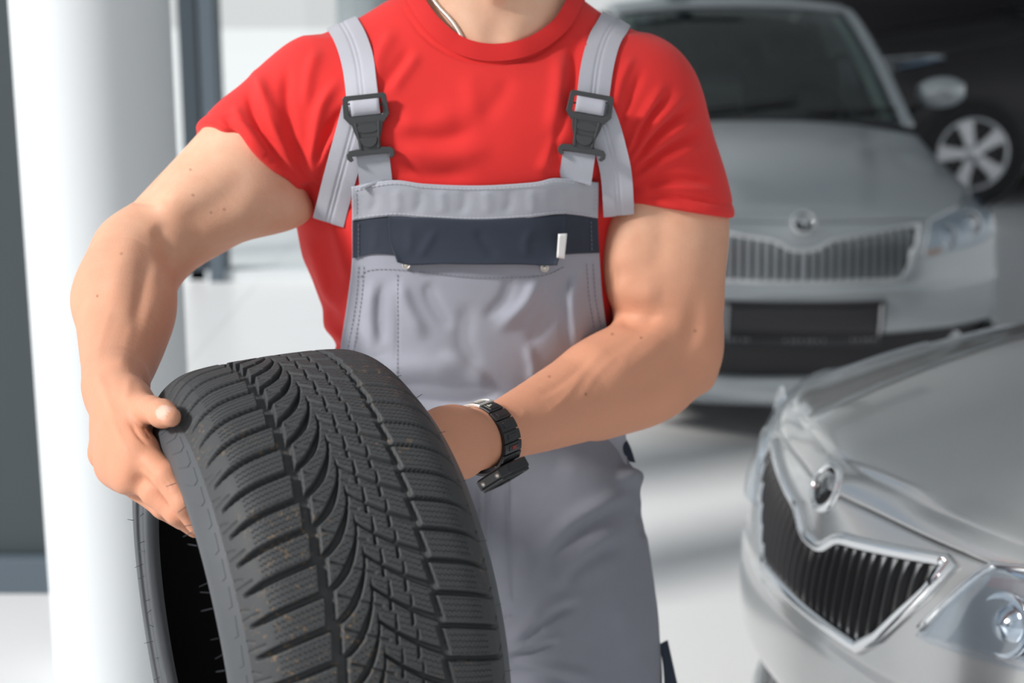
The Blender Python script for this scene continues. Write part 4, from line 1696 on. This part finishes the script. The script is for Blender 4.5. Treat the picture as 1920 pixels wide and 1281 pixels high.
# ---------------------------------------------------------------- neck band
bvb = BVHTree.FromPolygons([tuple(p) for p in BV], [tuple(int(i) for i in f) for f in BQ])
tt = catmull(grow_line(cl_in, 15), 100)
dd_, pts, nrs = [], [], []
for x_, y_ in tt:
    c_ = [r_[3] for r_ in (hit(x_, y_), hit(x_, y_, bvb)) if r_[0] is not None and r_[0].y < 2.12]
    dd_.append(min(c_) if c_ else np.nan)
dd_ = np.array(dd_)
ok = ~np.isnan(dd_)
dd_ = np.interp(np.arange(len(dd_)), np.where(ok)[0], dd_[ok])
dm = np.minimum.reduce([np.roll(dd_, k) for k in range(-3, 4)])
dd_[3:-3] = dm[3:-3]
for _ in range(10):
    dd_[1:-1] = (dd_[:-2] + dd_[2:] + 2 * dd_[1:-1]) / 4
for (x_, y_), d_ in zip(tt, dd_):
    p_ = np.array(CAMV) + np.array(ray(x_, y_).normalized()) * (d_ - .0015)
    pts.append(p_)
    # the band leans with the chest: outwards from the neck's axis, and up
    ax_ = p_ - nkc
    ax_ = ax_ - nd * (ax_ @ nd)
    nrs.append(unit(unit(ax_) * .55 + nd * .62 + np.array([0, -.35, 0])))
pts, nrs = np.array(pts), np.array(nrs)
# close it round the back of the neck
nc = np.array([(pts[0, 0] + pts[-1, 0]) / 2, pts[-1, 1] + .02, (pts[0, 2] + pts[-1, 2]) / 2])
rx = abs(pts[-1, 0] - pts[0, 0]) / 2
back, bn = [], []
for f_ in np.linspace(.03, .97, 44):
    a_ = math.pi * f_
    g_ = nc + [rx * math.cos(a_) * 1.0, .088 * math.sin(a_), .004 * math.sin(a_)]
    r_ = bvh.find_nearest(Vector(g_))
    q_ = np.array(r_[0]) * .92 + g_ * .08
    back.append(q_)
    bn.append(unit(unit((q_ - nc) * [1, 1, 0]) * .75 + np.array([0, .1, .6])))
back, bn = np.array(back), np.array(bn)
for _ in range(20):
    e_ = np.vstack([pts[-1], back, pts[0]])
    back = (e_[:-2] + e_[2:] + 2 * back) / 4
    e_ = np.vstack([nrs[-1], bn, nrs[0]])
    bn = (e_[:-2] + e_[2:] + 2 * bn) / 4
strip_on(np.vstack([pts, back, pts[:1]])[::-1], .0215, np.vstack([nrs, bn, nrs[:1]])[::-1], 'neck_band', M_redrib, shirt, thick=.0030, nu=9, crown=.0010)

# ---------------------------------------------------------------- silver rope chain
ch = [(804, -40), (814, -4), (829, 17), (845, 34), (857, 50), (867, 68), (877, 90)]
cp = catmull(ch, 60)
m = MB()
c3 = []
for x_, y_ in cp:
    r_ = hit(x_, y_, bvb)
    if r_[0] is not None:
        c3.append(np.array(r_[0]) + np.array(r_[1]) * .0040)
c3 = np.array(c3)
for _ in range(4):
    c3[1:-1] = (c3[:-2] + c3[2:] + 2 * c3[1:-1]) / 4
for i in range(1, len(c3) - 1):
    t_ = unit(c3[i + 1] - c3[i - 1])
    s_ = unit(np.cross(t_, [0, -1, .2]))
    k_ = 1 if i % 2 else -1
    a_ = c3[i] - t_ * .0022 - s_ * .0014 * k_
    b_ = c3[i] + t_ * .0022 + s_ * .0014 * k_
    m.tube([a_ - P0, (a_ + b_) / 2 + [0, -.0005, 0] - P0, b_ - P0], [.0016, .0024, .0016], 7)
tag(m.build('neck_chain', M_silver, person, smooth=True), 'silver rope neck chain')

# ---------------------------------------------------------------- overalls: trousers
fp = Field((-.33, 1.80, .0), (.30, 2.36, 1.20), .0032)
fp.ell(A(892, 760, 2.06), (.190, .124, .10), .06)
fp.ell(A(905, 930, 2.07), (.188, .130, .14), .06)
fp.ell(A(925, 1120, 2.06), (.10, .10, .13), .05)
HR = [A(1035, 960, 2.065), A(1082, 1150, 2.055), A(1088, 1290, 2.05)]
fp.chain(HR, [.122, .112, .104], .05)
kn = HR[-1] + [.005, -.01, -.20]
an = np.array([kn[0] + .01, 2.08, .06])
fp.chain([HR[-1], kn, an], [.104, .088, .082], .04)
HL = [A(770, 960, 2.065), A(735, 1150, 2.055), A(725, 1290, 2.05)]
fp.chain(HL, [.122, .112, .104], .05)
knl = HL[-1] + [-.005, -.01, -.20]
anl = np.array([knl[0] - .01, 2.10, .06])
fp.chain([HL[-1], knl, anl], [.104, .088, .082], .04)
fp.cut(A(900, 745, 2.05), (0, 0, 1))
fp.cut((0, 2.05, .05), (0, 0, -1))
PV, PQ = fp.mesh()
del fp
PV = relax(PV, PQ, 2, .5)
pn = vnormals(PV, PQ)
pp = proj(PV)
pfr = np.clip(-pn[:, 1] * 2 + .5, 0, 1)
pant_folds = [
    ([(1206, 915), (1130, 945), (1060, 990), (1010, 1060), (965, 1120)], 17, 5.5), ([(1200, 940), (1120, 975), (1050, 1020), (1000, 1085)], 14, -5.0),
    ([(1190, 985), (1110, 1020), (1055, 1070), (1035, 1115)], 15, 4.2), ([(1180, 1015), (1100, 1055), (1060, 1095)], 13, -3.6),
    ([(1100, 1112), (1040, 1130), (985, 1180), (948, 1215)], 12, 4.5), ([(1090, 1130), (1030, 1160), (975, 1205)], 9, -4.2),
    ([(1060, 1190), (1000, 1205), (950, 1222)], 8, 3.5), ([(1050, 1205), (1000, 1225), (950, 1236)], 7, -4.5),
    ([(950, 1240), (1050, 1255), (1120, 1275)], 10, 3.0), ([(960, 1255), (1040, 1275), (1100, 1300)], 8, -2.5),
    ([(1040, 870), (1110, 890), (1190, 905)], 22, 3.0), ([(1150, 885), (1195, 898), (1240, 908)], 15, 13.0), ([(1190, 962), (1215, 965), (1240, 962)], 16, -7.0),
    ([(1205, 1010), (1212, 985), (1222, 960)], 10, -4.0), ([(970, 1000), (985, 1050), (975, 1100)], 12, 2.0), ([(960, 905), (955, 980), (965, 1060)], 7, -1.4),
    ([(901, 890), (899, 980), (898, 1050)], 4, -2.5), ([(908, 890), (906, 980), (904, 1050)], 5, 2.0),
    ([(1150, 1120), (1180, 1180), (1160, 1240)], 20, 1.8), ([(1000, 1120), (1020, 1170), (1060, 1210)], 12, 1.4),
]
PV = PV + pn * (fold_disp(pp, pant_folds) * pfr * 1.35 + vnoise(PV, 24, 11) * .0016 + vnoise(PV, 60, 12) * .0006)[:, None]
pants = mesh_np('overalls', PV - P0, PQ, M_grey_shaded, person)
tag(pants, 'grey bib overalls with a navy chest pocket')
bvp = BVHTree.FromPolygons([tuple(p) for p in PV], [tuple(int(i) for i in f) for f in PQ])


def hit2(px, py):
    d_ = ray(px, py).normalized()
    best = None
    for tr_ in (bvh, bvp):
        r_ = tr_.ray_cast(CAMV, d_)
        if r_[0] is not None and (best is None or r_[3] < best):
            best = r_[3]
    return best


def coons(top, bottom, left, right, nu, nv):
    T_, B_, L_, R_2 = catmull(top, nu), catmull(bottom, nu), catmull(left, nv), catmull(right, nv)
    u_ = np.linspace(0, 1, nu)[None, :, None]
    v_ = np.linspace(0, 1, nv)[:, None, None]
    return ((1 - v_) * T_[None] + v_ * B_[None] + (1 - u_) * L_[:, None] + u_ * R_2[:, None]
            - ((1 - u_) * (1 - v_) * T_[0] + u_ * (1 - v_) * T_[-1] + (1 - u_) * v_ * B_[0] + u_ * v_ * B_[-1]))


def blur(D, it):
    for _ in range(it):
        E_ = np.pad(D, 1, mode='edge')
        D = (E_[:-2, 1:-1] + E_[2:, 1:-1] + E_[1:-1, :-2] + E_[1:-1, 2:] + 4 * D) / 8
    return D


def panel(name, PX, depth, mat, parent, thick=.0016, folds=(), extra=None):
    """cloth panel: grid of photo pixels with a distance from the lens's station for each; real thickness"""
    nv_, nu_ = PX.shape[:2]
    D = depth.copy()
    if len(folds):
        D -= fold_disp(PX.reshape(-1, 2), folds).reshape(nv_, nu_)
    V = np.zeros((nv_, nu_, 3))
    for i in range(nv_):
        for j in range(nu_):
            d_ = ray(*PX[i, j]).normalized()
            V[i, j] = np.array(CAMV) + np.array(d_) * D[i, j]
    if extra is not None:
        V += extra
    ob = mesh_np(name, V.reshape(-1, 3) - P0, grid_faces(nv_, nu_)[:, ::-1], mat, parent)
    md = ob.modifiers.new('thickness', 'SOLIDIFY')
    md.thickness = thick
    md.offset = 0
    return ob, V


# ---------------------------------------------------------------- bib
L_e = [(661, 352), (660, 420), (660, 490), (652, 560), (640, 640), (628, 720), (618, 800), (612, 880)]
R_e = [(1120, 344), (1121, 410), (1124, 480), (1130, 560), (1142, 640), (1160, 720), (1172, 800), (1176, 880)]
PX = coons([(661, 352), (735, 340), (800, 347), (900, 350), (1000, 344), (1045, 336), (1120, 344)],
           [(612, 880), (750, 890), (900, 892), (1050, 890), (1176, 880)], L_e, R_e, 130, 150)
D0 = np.zeros(PX.shape[:2])
for i in range(D0.shape[0]):
    for j in range(D0.shape[1]):
        h_ = hit2(*PX[i, j])
        D0[i, j] = np.nan if h_ is None else h_
for i in range(D0.shape[0]):
    ok = ~np.isnan(D0[i])
    D0[i] = np.interp(np.arange(D0.shape[1]), np.where(ok)[0], D0[i][ok])
D1 = blur(D0, 60)
D1 = np.minimum(D1, D0)
D1 = blur(D1, 25) - .006
# the lower edge sinks into the trousers it is sewn to
D1[-34:] += (np.linspace(0, 1, 34) ** 1.5 * .022)[:, None]
bib_folds = [
    ([(745, 520), (765, 580), (800, 640)], 16, 2.2), ([(800, 525), (815, 570), (850, 620)], 13, -1.8), ([(700, 520), (692, 590), (700, 660)], 13, 1.8),
    ([(720, 520), (715, 590), (718, 650)], 10, -1.6), ([(1010, 515), (985, 570), (925, 625)], 15, 2.4), ([(960, 510), (945, 560), (905, 600)], 11, -1.8),
    ([(1050, 520), (1030, 590), (985, 650)], 14, -2.0), ([(1080, 500), (1075, 580), (1090, 670)], 13, 2.6), ([(1062, 505), (1055, 580), (1065, 660)], 9, -2.2),
    ([(1105, 500), (1104, 580), (1120, 650)], 8, -2.0), ([(880, 560), (870, 640), (900, 700)], 18, -1.4), ([(985, 640), (1000, 690), (995, 720)], 10, 1.6),
    ([(700, 760), (780, 735), (870, 745), (960, 720)], 22, -2.6), ([(690, 700), (780, 690), (880, 700)], 26, 2.2), ([(820, 660), (880, 690), (920, 730)], 14, 1.6),
    ([(830, 795), (900, 770), (960, 750)], 18, 1.8), ([(660, 600), (665, 660), (655, 720)], 9, 1.4),
    ([(744, 520), (746, 600), (743, 690)], 3, -.7), ([(738, 660), (690, 666), (688, 620)], 2.5, -.6),
]
fd_ = fold_disp(PX.reshape(-1, 2), [(l_, w_ * .85, h_ * 3.3) for l_, w_, h_ in bib_folds]).reshape(D1.shape)
D1 = np.minimum(D1 - fd_, np.where(np.arange(D1.shape[0])[:, None] < D1.shape[0] - 36, D0 - .003, 9))
D1 = blur(D1, 2)
bib, BVv = panel('bib', PX, D1, M_grey, pants, .002)
nvb, nub = PX.shape[:2]
BB = BVv.reshape(-1, 3)
bvbib = BVHTree.FromPolygons([tuple(p) for p in BB], [tuple(int(i) for i in f) for f in grid_faces(nvb, nub)])


def on_bib(PXg, off, sm=6):
    D = np.zeros(PXg.shape[:2])
    for i in range(D.shape[0]):
        for j in range(D.shape[1]):
            r_ = bvbib.ray_cast(CAMV, ray(*PXg[i, j]).normalized())
            D[i, j] = np.nan if r_[0] is None else r_[3]
    for i in range(D.shape[0]):
        ok = ~np.isnan(D[i])
        if ok.any():
            D[i] = np.interp(np.arange(D.shape[1]), np.where(ok)[0], D[i][ok])
    bad = np.isnan(D[:, 0])
    if bad.any():
        g_ = np.where(~bad)[0]
        for i in np.where(bad)[0]:
            D[i] = D[g_[np.argmin(np.abs(g_ - i))]]
    return blur(D, sm) - off


# light grey band along the top
G = coons([(659, 350), (735, 338), (800, 345), (900, 348), (1000, 342), (1045, 334), (1122, 342)],
          [(661, 413), (735, 405), (800, 409), (890, 413), (980, 409), (1055, 401), (1121, 409)],
          [(659, 350), (660, 380), (661, 413)], [(1122, 342), (1122, 375), (1121, 409)], 110, 22)
band_folds = [([(700 + 42 * k, 352), (704 + 42 * k, 378), (697 + 42 * k + (8 if k % 2 else -6), 404)], 9, .00 + (1.6 if k % 2 else -1.6)) for k in range(10)]
panel('bib_top_band', G, on_bib(G, .0038), M_greyb, pants, .0022, band_folds)
# navy band
G = coons([(661, 411), (735, 403), (800, 407), (890, 411), (980, 407), (1055, 399), (1121, 407)],
          [(661, 484), (720, 476), (890, 492), (1050, 478), (1124, 474)],
          [(661, 411), (661, 450), (661, 484)], [(1121, 407), (1122, 440), (1124, 474)], 110, 24)
panel('navy_band', G, on_bib(G, .0030), M_navy, pants, .0018, [([(700, 415), (705, 445), (698, 475)], 8, 1.0), ([(1090, 410), (1088, 440), (1094, 470)], 8, 1.0)])
# pocket flap standing a little off the pocket
G = coons([(728, 405), (800, 408), (890, 412), (980, 408), (1062, 401)],
          [(745, 491), (768, 497), (830, 495), (900, 496), (975, 496), (1020, 498), (1044, 497)],
          [(728, 405), (731, 450), (745, 491)], [(1062, 401), (1058, 450), (1044, 497)], 90, 26)
Df = on_bib(G, .0060, 30)
lift = np.linspace(0, 1, 26)[:, None] ** 2
cw = np.abs(np.linspace(-1, 1, 90))[None, :]
Df -= lift * (.005 + .009 * cw ** 3)
panel('pocket_flap', G, Df, M_navy, pants, .0024,
      [([(820, 425), (800, 460), (785, 485)], 8, 1.6), ([(890, 430), (910, 460), (935, 485)], 9, -1.6), ([(1000, 425), (985, 455), (990, 485)], 9, 1.4), ([(765, 420), (770, 450), (765, 480)], 9, 1.2)])
# white label on the flap's edge
G = coons([(1047, 439), (1063, 438)], [(1044, 483), (1058, 485)], [(1047, 439), (1044, 483)], [(1063, 438), (1058, 485)], 5, 8)
panel('white_label', G, on_bib(G, .0215, 2), M_whitetag, pants, .0012)


def stitch_line(line, mat, tree_fn, off=.0012, name='stitching', dash=5.2, gap=3.0, r=.00045):
    """a row of separate thread stitches"""
    P = np.asarray(line, float)
    sg_ = np.r_[0, np.cumsum(np.linalg.norm(np.diff(P, axis=0), axis=1))]
    m = MB()
    s_ = 0
    while s_ + dash < sg_[-1]:
        q_ = []
        for k in (s_, s_ + dash):
            q_.append((np.interp(k, sg_, P[:, 0]), np.interp(k, sg_, P[:, 1])))
        w_ = []
        for x_, y_ in q_:
            t_ = tree_fn(x_, y_)
            if t_ is not None:
                w_.append(np.array(CAMV) + np.array(ray(x_, y_).normalized()) * (t_ - off))
        if len(w_) == 2:
            m.tube([w_[0] - P0, w_[1] - P0], r, 5)
        s_ += dash + gap
    return m


def fbib(off):
    def f_(x_, y_):
        r_ = bvbib.ray_cast(CAMV, ray(x_, y_).normalized())
        return None if r_[0] is None else r_[3] - off
    return f_


m = MB()
for ln, off in (([(665, 357), (735, 344), (800, 351), (900, 354), (1000, 348), (1045, 340), (1116, 349)], .0052),
                ([(665, 409), (735, 401), (800, 405), (890, 409), (980, 405), (1055, 397), (1117, 405)], .0052),
                ([(1116, 352), (1116, 380), (1116, 404)], .0052), ([(666, 362), (667, 390), (667, 408)], .0052)):
    mm = stitch_line(catmull(ln, 60), M_stitch, fbib(off))
    m.add(mm.v, mm.f)
tag(m.build('stitching', M_stitch, pants), kind='stuff')
m = MB()
for ln, off in (([(676, 520), (690, 508), (745, 506), (890, 520), (1010, 518), (1060, 500)], .0012), ([(672, 500), (668, 560), (655, 640), (645, 690)], .0012),
                ([(682, 500), (678, 560), (666, 640), (657, 690)], .0012), ([(1112, 495), (1117, 560), (1128, 620)], .0012), ([(1100, 495), (1105, 560), (1115, 620)], .0012),
                ([(745, 515), (746, 600), (744, 740)], .0012), ([(672, 420), (672, 478), (672, 480)], .0042), ([(1108, 415), (1109, 440), (1110, 470)], .0042)):
    mm = stitch_line(catmull(ln, 60), M_dstitch, fbib(off))
    m.add(mm.v, mm.f)
tag(m.build('stitching', M_dstitch, pants), kind='stuff')

# press studs below the flap
for sx_, sy_ in ((762, 497), (1021, 502)):
    c_ = np.array(CAMV) + np.array(ray(sx_, sy_).normalized()) * (fbib(.004)(sx_, sy_))
    zq = Vector((0, -1, .15)).to_track_quat('X', 'Z').to_matrix().to_4x4()
    m = MB()
    m.lathe([(.0001, .0026), (.0022, .0026), (.0026, .0010), (.0034, .0012), (.0040, .0030), (.0050, .0030), (.0055, .0010), (.0055, -.001)], 24, Matrix.Translation(Vector(c_ - P0)) @ zq)
    m.build('press_stud', M_silver, pants, smooth=True)

# ---------------------------------------------------------------- shoulder straps
bvs = bvh


def surf(p, off):
    r_ = bvs.find_nearest(Vector(p))
    return np.array(r_[0]) + np.array(r_[1]) * off, np.array(r_[1])


def strap(front_px, crest, back, w, name='shoulder_strap'):
    pts_ = []
    for x_, y_ in front_px:
        r_ = hit(x_, y_)
        if r_[0] is not None and r_[0].y < 2.2:
            pts_.append(np.array(r_[0]))
    pts_ += [np.asarray(c) for c in crest] + [np.asarray(c) for c in back]
    P = catmull(pts_, 90)
    Pn, Nn = [], []
    for p in P:
        q_, n_ = surf(p, .0025)
        Pn.append(q_)
        Nn.append(n_)
    Pn, Nn = np.array(Pn), np.array(Nn)
    for _ in range(14):
        Pn[1:-1] = (Pn[:-2] + Pn[2:] + 2 * Pn[1:-1]) / 4
        Nn[1:-1] = (Nn[:-2] + Nn[2:] + 2 * Nn[1:-1]) / 4
    for i in range(len(Pn)):                       # stay above the cloth after smoothing
        q_, n_ = surf(Pn[i], .0025)
        if (Pn[i] - q_) @ n_ < 0:
            Pn[i] = q_
    for _ in range(3):
        Pn[1:-1] = (Pn[:-2] + Pn[2:] + 2 * Pn[1:-1]) / 4
    return strip_on(Pn, w, Nn, name, M_web, pants, thick=.0024, nu=29, crown=.0006, crease=.0012)


strap([(684, 222), (682, 190), (675, 130), (658, 75), (642, 44)], [A(632, 28, 2.09)], [A(650, 45, 2.16), A(700, 150, 2.20), A(800, 350, 2.22)], .0405)
strap([(1106, 218), (1110, 185), (1118, 130), (1132, 80), (1146, 55)], [A(1152, 42, 2.10)], [A(1140, 55, 2.16), A(1090, 150, 2.20), A(1000, 350, 2.22)], .0405)


# lower tabs sewn to the bib, running up to the buckles
def tab(px_pts, w):
    P, Nn = [], []
    for x_, y_ in catmull(px_pts, 26):
        r_ = hit(x_, y_)
        rb = bvbib.ray_cast(CAMV, ray(x_, y_).normalized())
        d_ = min([k for k in (r_[3] if r_[0] is not None else None, rb[3] if rb[0] is not None else None) if k is not None])
        P.append(np.array(CAMV) + np.array(ray(x_, y_).normalized()) * (d_ - .0050))
        Nn.append([0, -1, .1])
    P = np.array(P)
    for _ in range(12):
        P[1:-1] = (P[:-2] + P[2:] + 2 * P[1:-1]) / 4
    return strip_on(P[::-1], w, Nn, 'bib_tab', M_greyb, pants, thick=.0026, nu=9)


tab([(705, 344), (704.5, 338), (702, 315), (699, 288)], [.0400 + .0008 * k / 26 for k in range(26)])
tab([(1078, 340), (1079, 334), (1082, 312), (1086, 286)], [.0400 + .0008 * k / 26 for k in range(26)])


# loose strap ends hanging beside the bib
def tail(px_pts, w, offs):
    P, Nn = [], []
    C = catmull([(x_, y_, o_) for (x_, y_), o_ in zip(px_pts, offs)], 40)
    last = None
    for x_, y_, o_ in C:
        r_ = hit(x_, y_)
        d_ = r_[3] if r_[0] is not None else last
        last = d_
        P.append(np.array(CAMV) + np.array(ray(x_, y_).normalized()) * (d_ - o_))
        Nn.append([0, -1, .1])
    P = np.array(P)
    for _ in range(16):
        P[1:-1] = (P[:-2] + P[2:] + 2 * P[1:-1]) / 4
    return strip_on(P[::-1], w, Nn, 'loose_strap_end', M_web, pants, thick=.0024, nu=29, crown=.0004, crease=.0012)


tail([(672, 205), (662, 245), (648, 295), (633, 350), (616, 416)], .0405, [.006, .008, .010, .010, .012])
tail([(1118, 200), (1134, 240), (1146, 285), (1156, 330), (1160, 402)], .0385, [.006, .008, .014, .022, .034])


# ---------------------------------------------------------------- buckles
def rot2(pts_, a_):
    c_, s_ = math.cos(a_), math.sin(a_)
    return [(x_ * c_ - y_ * s_, x_ * s_ + y_ * c_) for x_, y_ in pts_]


def buckle(cx_, cy_, ang, label):
    r_ = hit(cx_, cy_)
    nn_ = Vector((0, -1, .12)).normalized()
    c_ = r_[0] + nn_ * .0100
    k_ = px_size(c_)
    xa = Vector((1, 0, 0))
    za = nn_
    ya = za.cross(xa).normalized()
    xa = ya.cross(za)
    M3 = Matrix((xa, ya, za)).transposed().to_4x4()
    M_ = Matrix.Translation(c_ - Vector(P0)) @ M3 @ Matrix.Rotation(ang, 4, 'Z') @ Matrix.Scale(k_, 4)
    m = MB()
    # webbing frame
    m.ringprism([(-41, 58), (-37, 62), (37, 62), (41, 58), (43, 22), (32, 8), (-32, 8), (-43, 22)],
                [(-32, 51), (-30, 53), (30, 53), (32, 51), (32, 26), (29, 22), (-29, 22), (-32, 26)], -4, 5, M_)
    m.box(M_ @ Vector((0, 44, -3)), (64 * k_, .002, 7 * k_), M3.to_3x3())
    # waisted body
    m.prism([(-30, 11), (30, 11), (27, -4), (21, -22), (20, -44), (-20, -44), (-21, -22), (-27, -4)], -3, 5, M_)
    m.prism([(-24, 10), (-20, 10), (-14, -40), (-18, -40)], 4, 8, M_)
    m.prism([(24, 10), (20, 10), (14, -40), (18, -40)], 4, 8, M_)
    # cross bar with hooked ends
    m.prism([(-40, -40), (-22, -38), (-14, -42), (14, -42), (22, -38), (40, -40), (45, -46), (45, -55), (39, -61), (33, -58), (36, -51), (-36, -51), (-33, -58), (-39, -61), (-45, -55), (-45, -46)], -4, 6, M_)
    ob = m.build('buckle', M_plastic, pants, bevel=.0006)
    tag(ob, label)
    m = MB()
    m.prism([(15 * math.cos(t_) + (5 if math.cos(t_) > 0 else -5), -2 + 8 * math.sin(t_)) for t_ in np.linspace(0, 2 * math.pi, 24, endpoint=False)], 4, 7, M_)
    m.build('buckle_plate', M_plastic, pants, bevel=.0004)
    m = MB()
    m.prism([(-16, -19), (16, -19)] + [(16 * math.cos(t_), -22 - 15 * math.sin(t_)) for t_ in np.linspace(0, math.pi, 14)], 4, 10, M_)
    m.build('buckle_button', M_plastic, pants, bevel=.0006)
    # the loop of webbing through the frame
    m = MB()
    V_, F_ = [], []
    prof_ = [(55, -3), (52, 4), (47, 8), (38, 10), (30, 8), (24, 3), (22, -3)]
    for y_, z_ in prof_:
        for x_ in np.linspace(-27, 27, 9):
            V_.append(tuple(M_ @ Vector((x_, y_, z_ + 2 - .5 * (abs(abs(x_) - 4) < 3)))))
    m.add(V_, [tuple(f) for f in grid_faces(len(prof_), 9)])
    ob = m.build('strap_loop', M_web, pants, smooth=True)
    md = ob.modifiers.new('thickness', 'SOLIDIFY')
    md.thickness = .0015


buckle(691, 240, math.radians(6), 'black plastic strap buckle')
buckle(1099, 237, math.radians(-10), 'black plastic strap buckle')

# ---------------------------------------------------------------- trouser details
def fp_(off=0):
    def f_(x_, y_):
        r_ = bvp.ray_cast(CAMV, ray(x_, y_).normalized())
        return None if r_[0] is None else r_[3] - off
    return f_


m = MB()
for ln in ([(912, 890), (912, 980), (914, 1090)], [(950, 890), (950, 980), (956, 1130)], [(925, 1158), (945, 1155), (960, 1150)], [(1168, 838), (1190, 868), (1206, 905)]):
    mm = stitch_line(catmull(ln, 60), M_dstitch, fp_(.0008))
    m.add(mm.v, mm.f)
tag(m.build('stitching', M_dstitch, pants), kind='stuff')
# dark thigh-pocket edge at the outer leg, dark side gusset at the hip
G = coons([(1236, 1208), (1252, 1200)], [(1246, 1300), (1274, 1300)], [(1236, 1208), (1243, 1250), (1246, 1300)], [(1252, 1200), (1262, 1245), (1274, 1300)], 6, 24)
Dz = np.full(G.shape[:2], float(np.linalg.norm(A(1240, 1250, 2.03) - np.array(CAMV))))
panel('thigh_pocket', G, Dz, M_navy, pants, .012)
G = coons([(1136, 806), (1168, 812)], [(1180, 866), (1192, 868)], [(1136, 806), (1158, 836), (1180, 866)], [(1168, 812), (1182, 838), (1192, 868)], 6, 12)
Dz = np.full(G.shape[:2], float(np.linalg.norm(A(1165, 840, 2.05) - np.array(CAMV))))
panel('side_gusset', G, Dz, M_navy, pants, .01)

# boots (below the frame)
for a_ in (an, anl):
    fo = Field((a_[0] - .09, a_[1] - .25, -.004), (a_[0] + .09, a_[1] + .13, .2), .005)
    fo.cone((a_[0], a_[1] + .02, .055), (a_[0], a_[1] - .15, .045), .052, .045, .03, flat=((0, 0, 1), 1.0))
    fo.cone((a_[0], a_[1] + .02, .06), (a_[0], a_[1] + .03, .17), .055, .06, .03)
    fo.cut((a_[0], a_[1], .003), (0, 0, -1))
    v_, q_ = fo.mesh()
    mesh_np('boot', v_ - P0, q_, M_boot, person)

# ================================================================== wristwatch on the viewer's-right arm
WC = A(908, 824, 1.741)
wd = unit(RF[-1] - RF[-2])
we = unit(np.array([0, -1, .25]) - wd * (np.array([0, -1, .25]) @ wd))       # towards the camera
wu = np.cross(we, wd)
if wu[2] < 0:
    wu = -wu
watch = empty('wristwatch', WC)
tag(watch, 'chunky black resin wristwatch worn low on the wrist beside the tyre', 'watch')
RU, RE = .0400, .0375


def wp(a_, s_, off=0.0):
    """a_: angle from 'up' towards the camera; s_: along the arm (+ towards the hand)"""
    return wu * (RU + off) * math.cos(a_) + we * (RE + off) * math.sin(a_) + wd * s_


def wblock(a0, a1, s0, s1, o0, o1, n_=8):
    V_, F_ = [], []
    for i in range(n_ + 1):
        a_ = a0 + (a1 - a0) * i / n_
        for s_, o_ in ((s0, o0), (s1, o0), (s1, o1), (s0, o1)):
            V_.append(wp(a_, s_, o_))
    for i in range(n_):
        for k in range(4):
            k2 = (k + 1) % 4
            F_.append((i * 4 + k, i * 4 + k2, i * 4 + 4 + k2, i * 4 + 4 + k))
    F_.append((3, 2, 1, 0))
    F_.append((n_ * 4, n_ * 4 + 1, n_ * 4 + 2, n_ * 4 + 3))
    return V_, F_


R_ = math.radians
m = MB()
m.add(*wblock(R_(-180), R_(180), -.0150, .0150, -.003, .0005, 64))
m.build('strap', M_watch, watch, bevel=.0004)
for a0, a1, w_ in ((14, 50, .0140), (52, 68, .0150), (70, 88, .0155), (90, 106, .0160), (108, 124, .0165), (126, 140, .0170), (-100, -80, .0140), (-78, -56, .0140), (-54, -30, .0140), (-28, -4, .0140)):
    m = MB()
    m.add(*wblock(R_(a0), R_(a1), -w_, w_, .0004, .0034, 6))
    m.add(*wblock(R_(a0 + 4), R_(a1 - 4), -w_ * .55, w_ * .55, .003, .0042, 4))
    m.build('strap_link', M_watch, watch, bevel=.0007)
# case under the wrist
m = MB()
ca = R_(168)
cc = wp(ca, 0, .006)
cn = unit(wu * math.cos(ca) + we * math.sin(ca))
ct_ = unit(np.cross(wd, cn))
M4 = Matrix((Vector(wd), Vector(ct_), Vector(cn))).transposed().to_4x4()
M4 = Matrix.Translation(Vector(cc)) @ M4
oc = [(-.019, -.026), (.019, -.026), (.0265, -.017), (.0265, .017), (.019, .026), (-.019, .026), (-.0265, .017), (-.0265, -.017)]
m.prism(oc, -.007, .006, M4)
case = m.build('case', M_watch, watch, bevel=.0022)
m = MB()
ri = [(x_ * .72, y_ * .72) for x_, y_ in oc]
m.ringprism([(x_ * .93, y_ * .93) for x_, y_ in oc], ri, .005, .009, M4)
m.build('bezel', M_watch, case, bevel=.0008)
m = MB()
m.prism([(x_ * .71, y_ * .71) for x_, y_ in oc], .005, .0068, M4)
m.build('dial_glass', M_wglass, case)
for sx_ in (-1, 1):
    for sy_ in (-.012, .012):
        m = MB()
        m.lathe([(.0001, .003), (.0026, .003), (.0030, .002), (.0030, -.003)], 14, M4 @ Matrix.Translation((sx_ * .0240, sy_, 0)) @ Matrix.Rotation(0 if sx_ > 0 else math.pi, 4, 'Z'))
        m.build('button', M_silver, case, smooth=True)
# metal buckle on top
m = MB()
for i, (s0, s1, a0, a1) in enumerate(((.0115, .0145, -8, 26), (-.0145, -.0115, -8, 26), (-.0145, .0145, -12, -6), (-.0145, .0145, 24, 30))):
    m.add(*wblock(R_(a0), R_(a1), s0, s1, .002, .0052, 6))
m.build('buckle', M_silver, watch, bevel=.0005)
# print on the strap: a pale bar mark and a dull red mark
m = MB()
m.add(*wblock(R_(36), R_(38), -.002, .004, .0041, .0046, 2))
m.add(*wblock(R_(34), R_(40), .0035, .0045, .0041, .0046, 2))
m.add(*wblock(R_(28), R_(29.5), -.001, .003, .0041, .0046, 2))
m.build('strap_print', M_print, watch)
m = MB()
m.add(*wblock(R_(113), R_(118), -.004, .004, .0041, .0046, 2))
m.build('strap_print', M_redprint, watch)
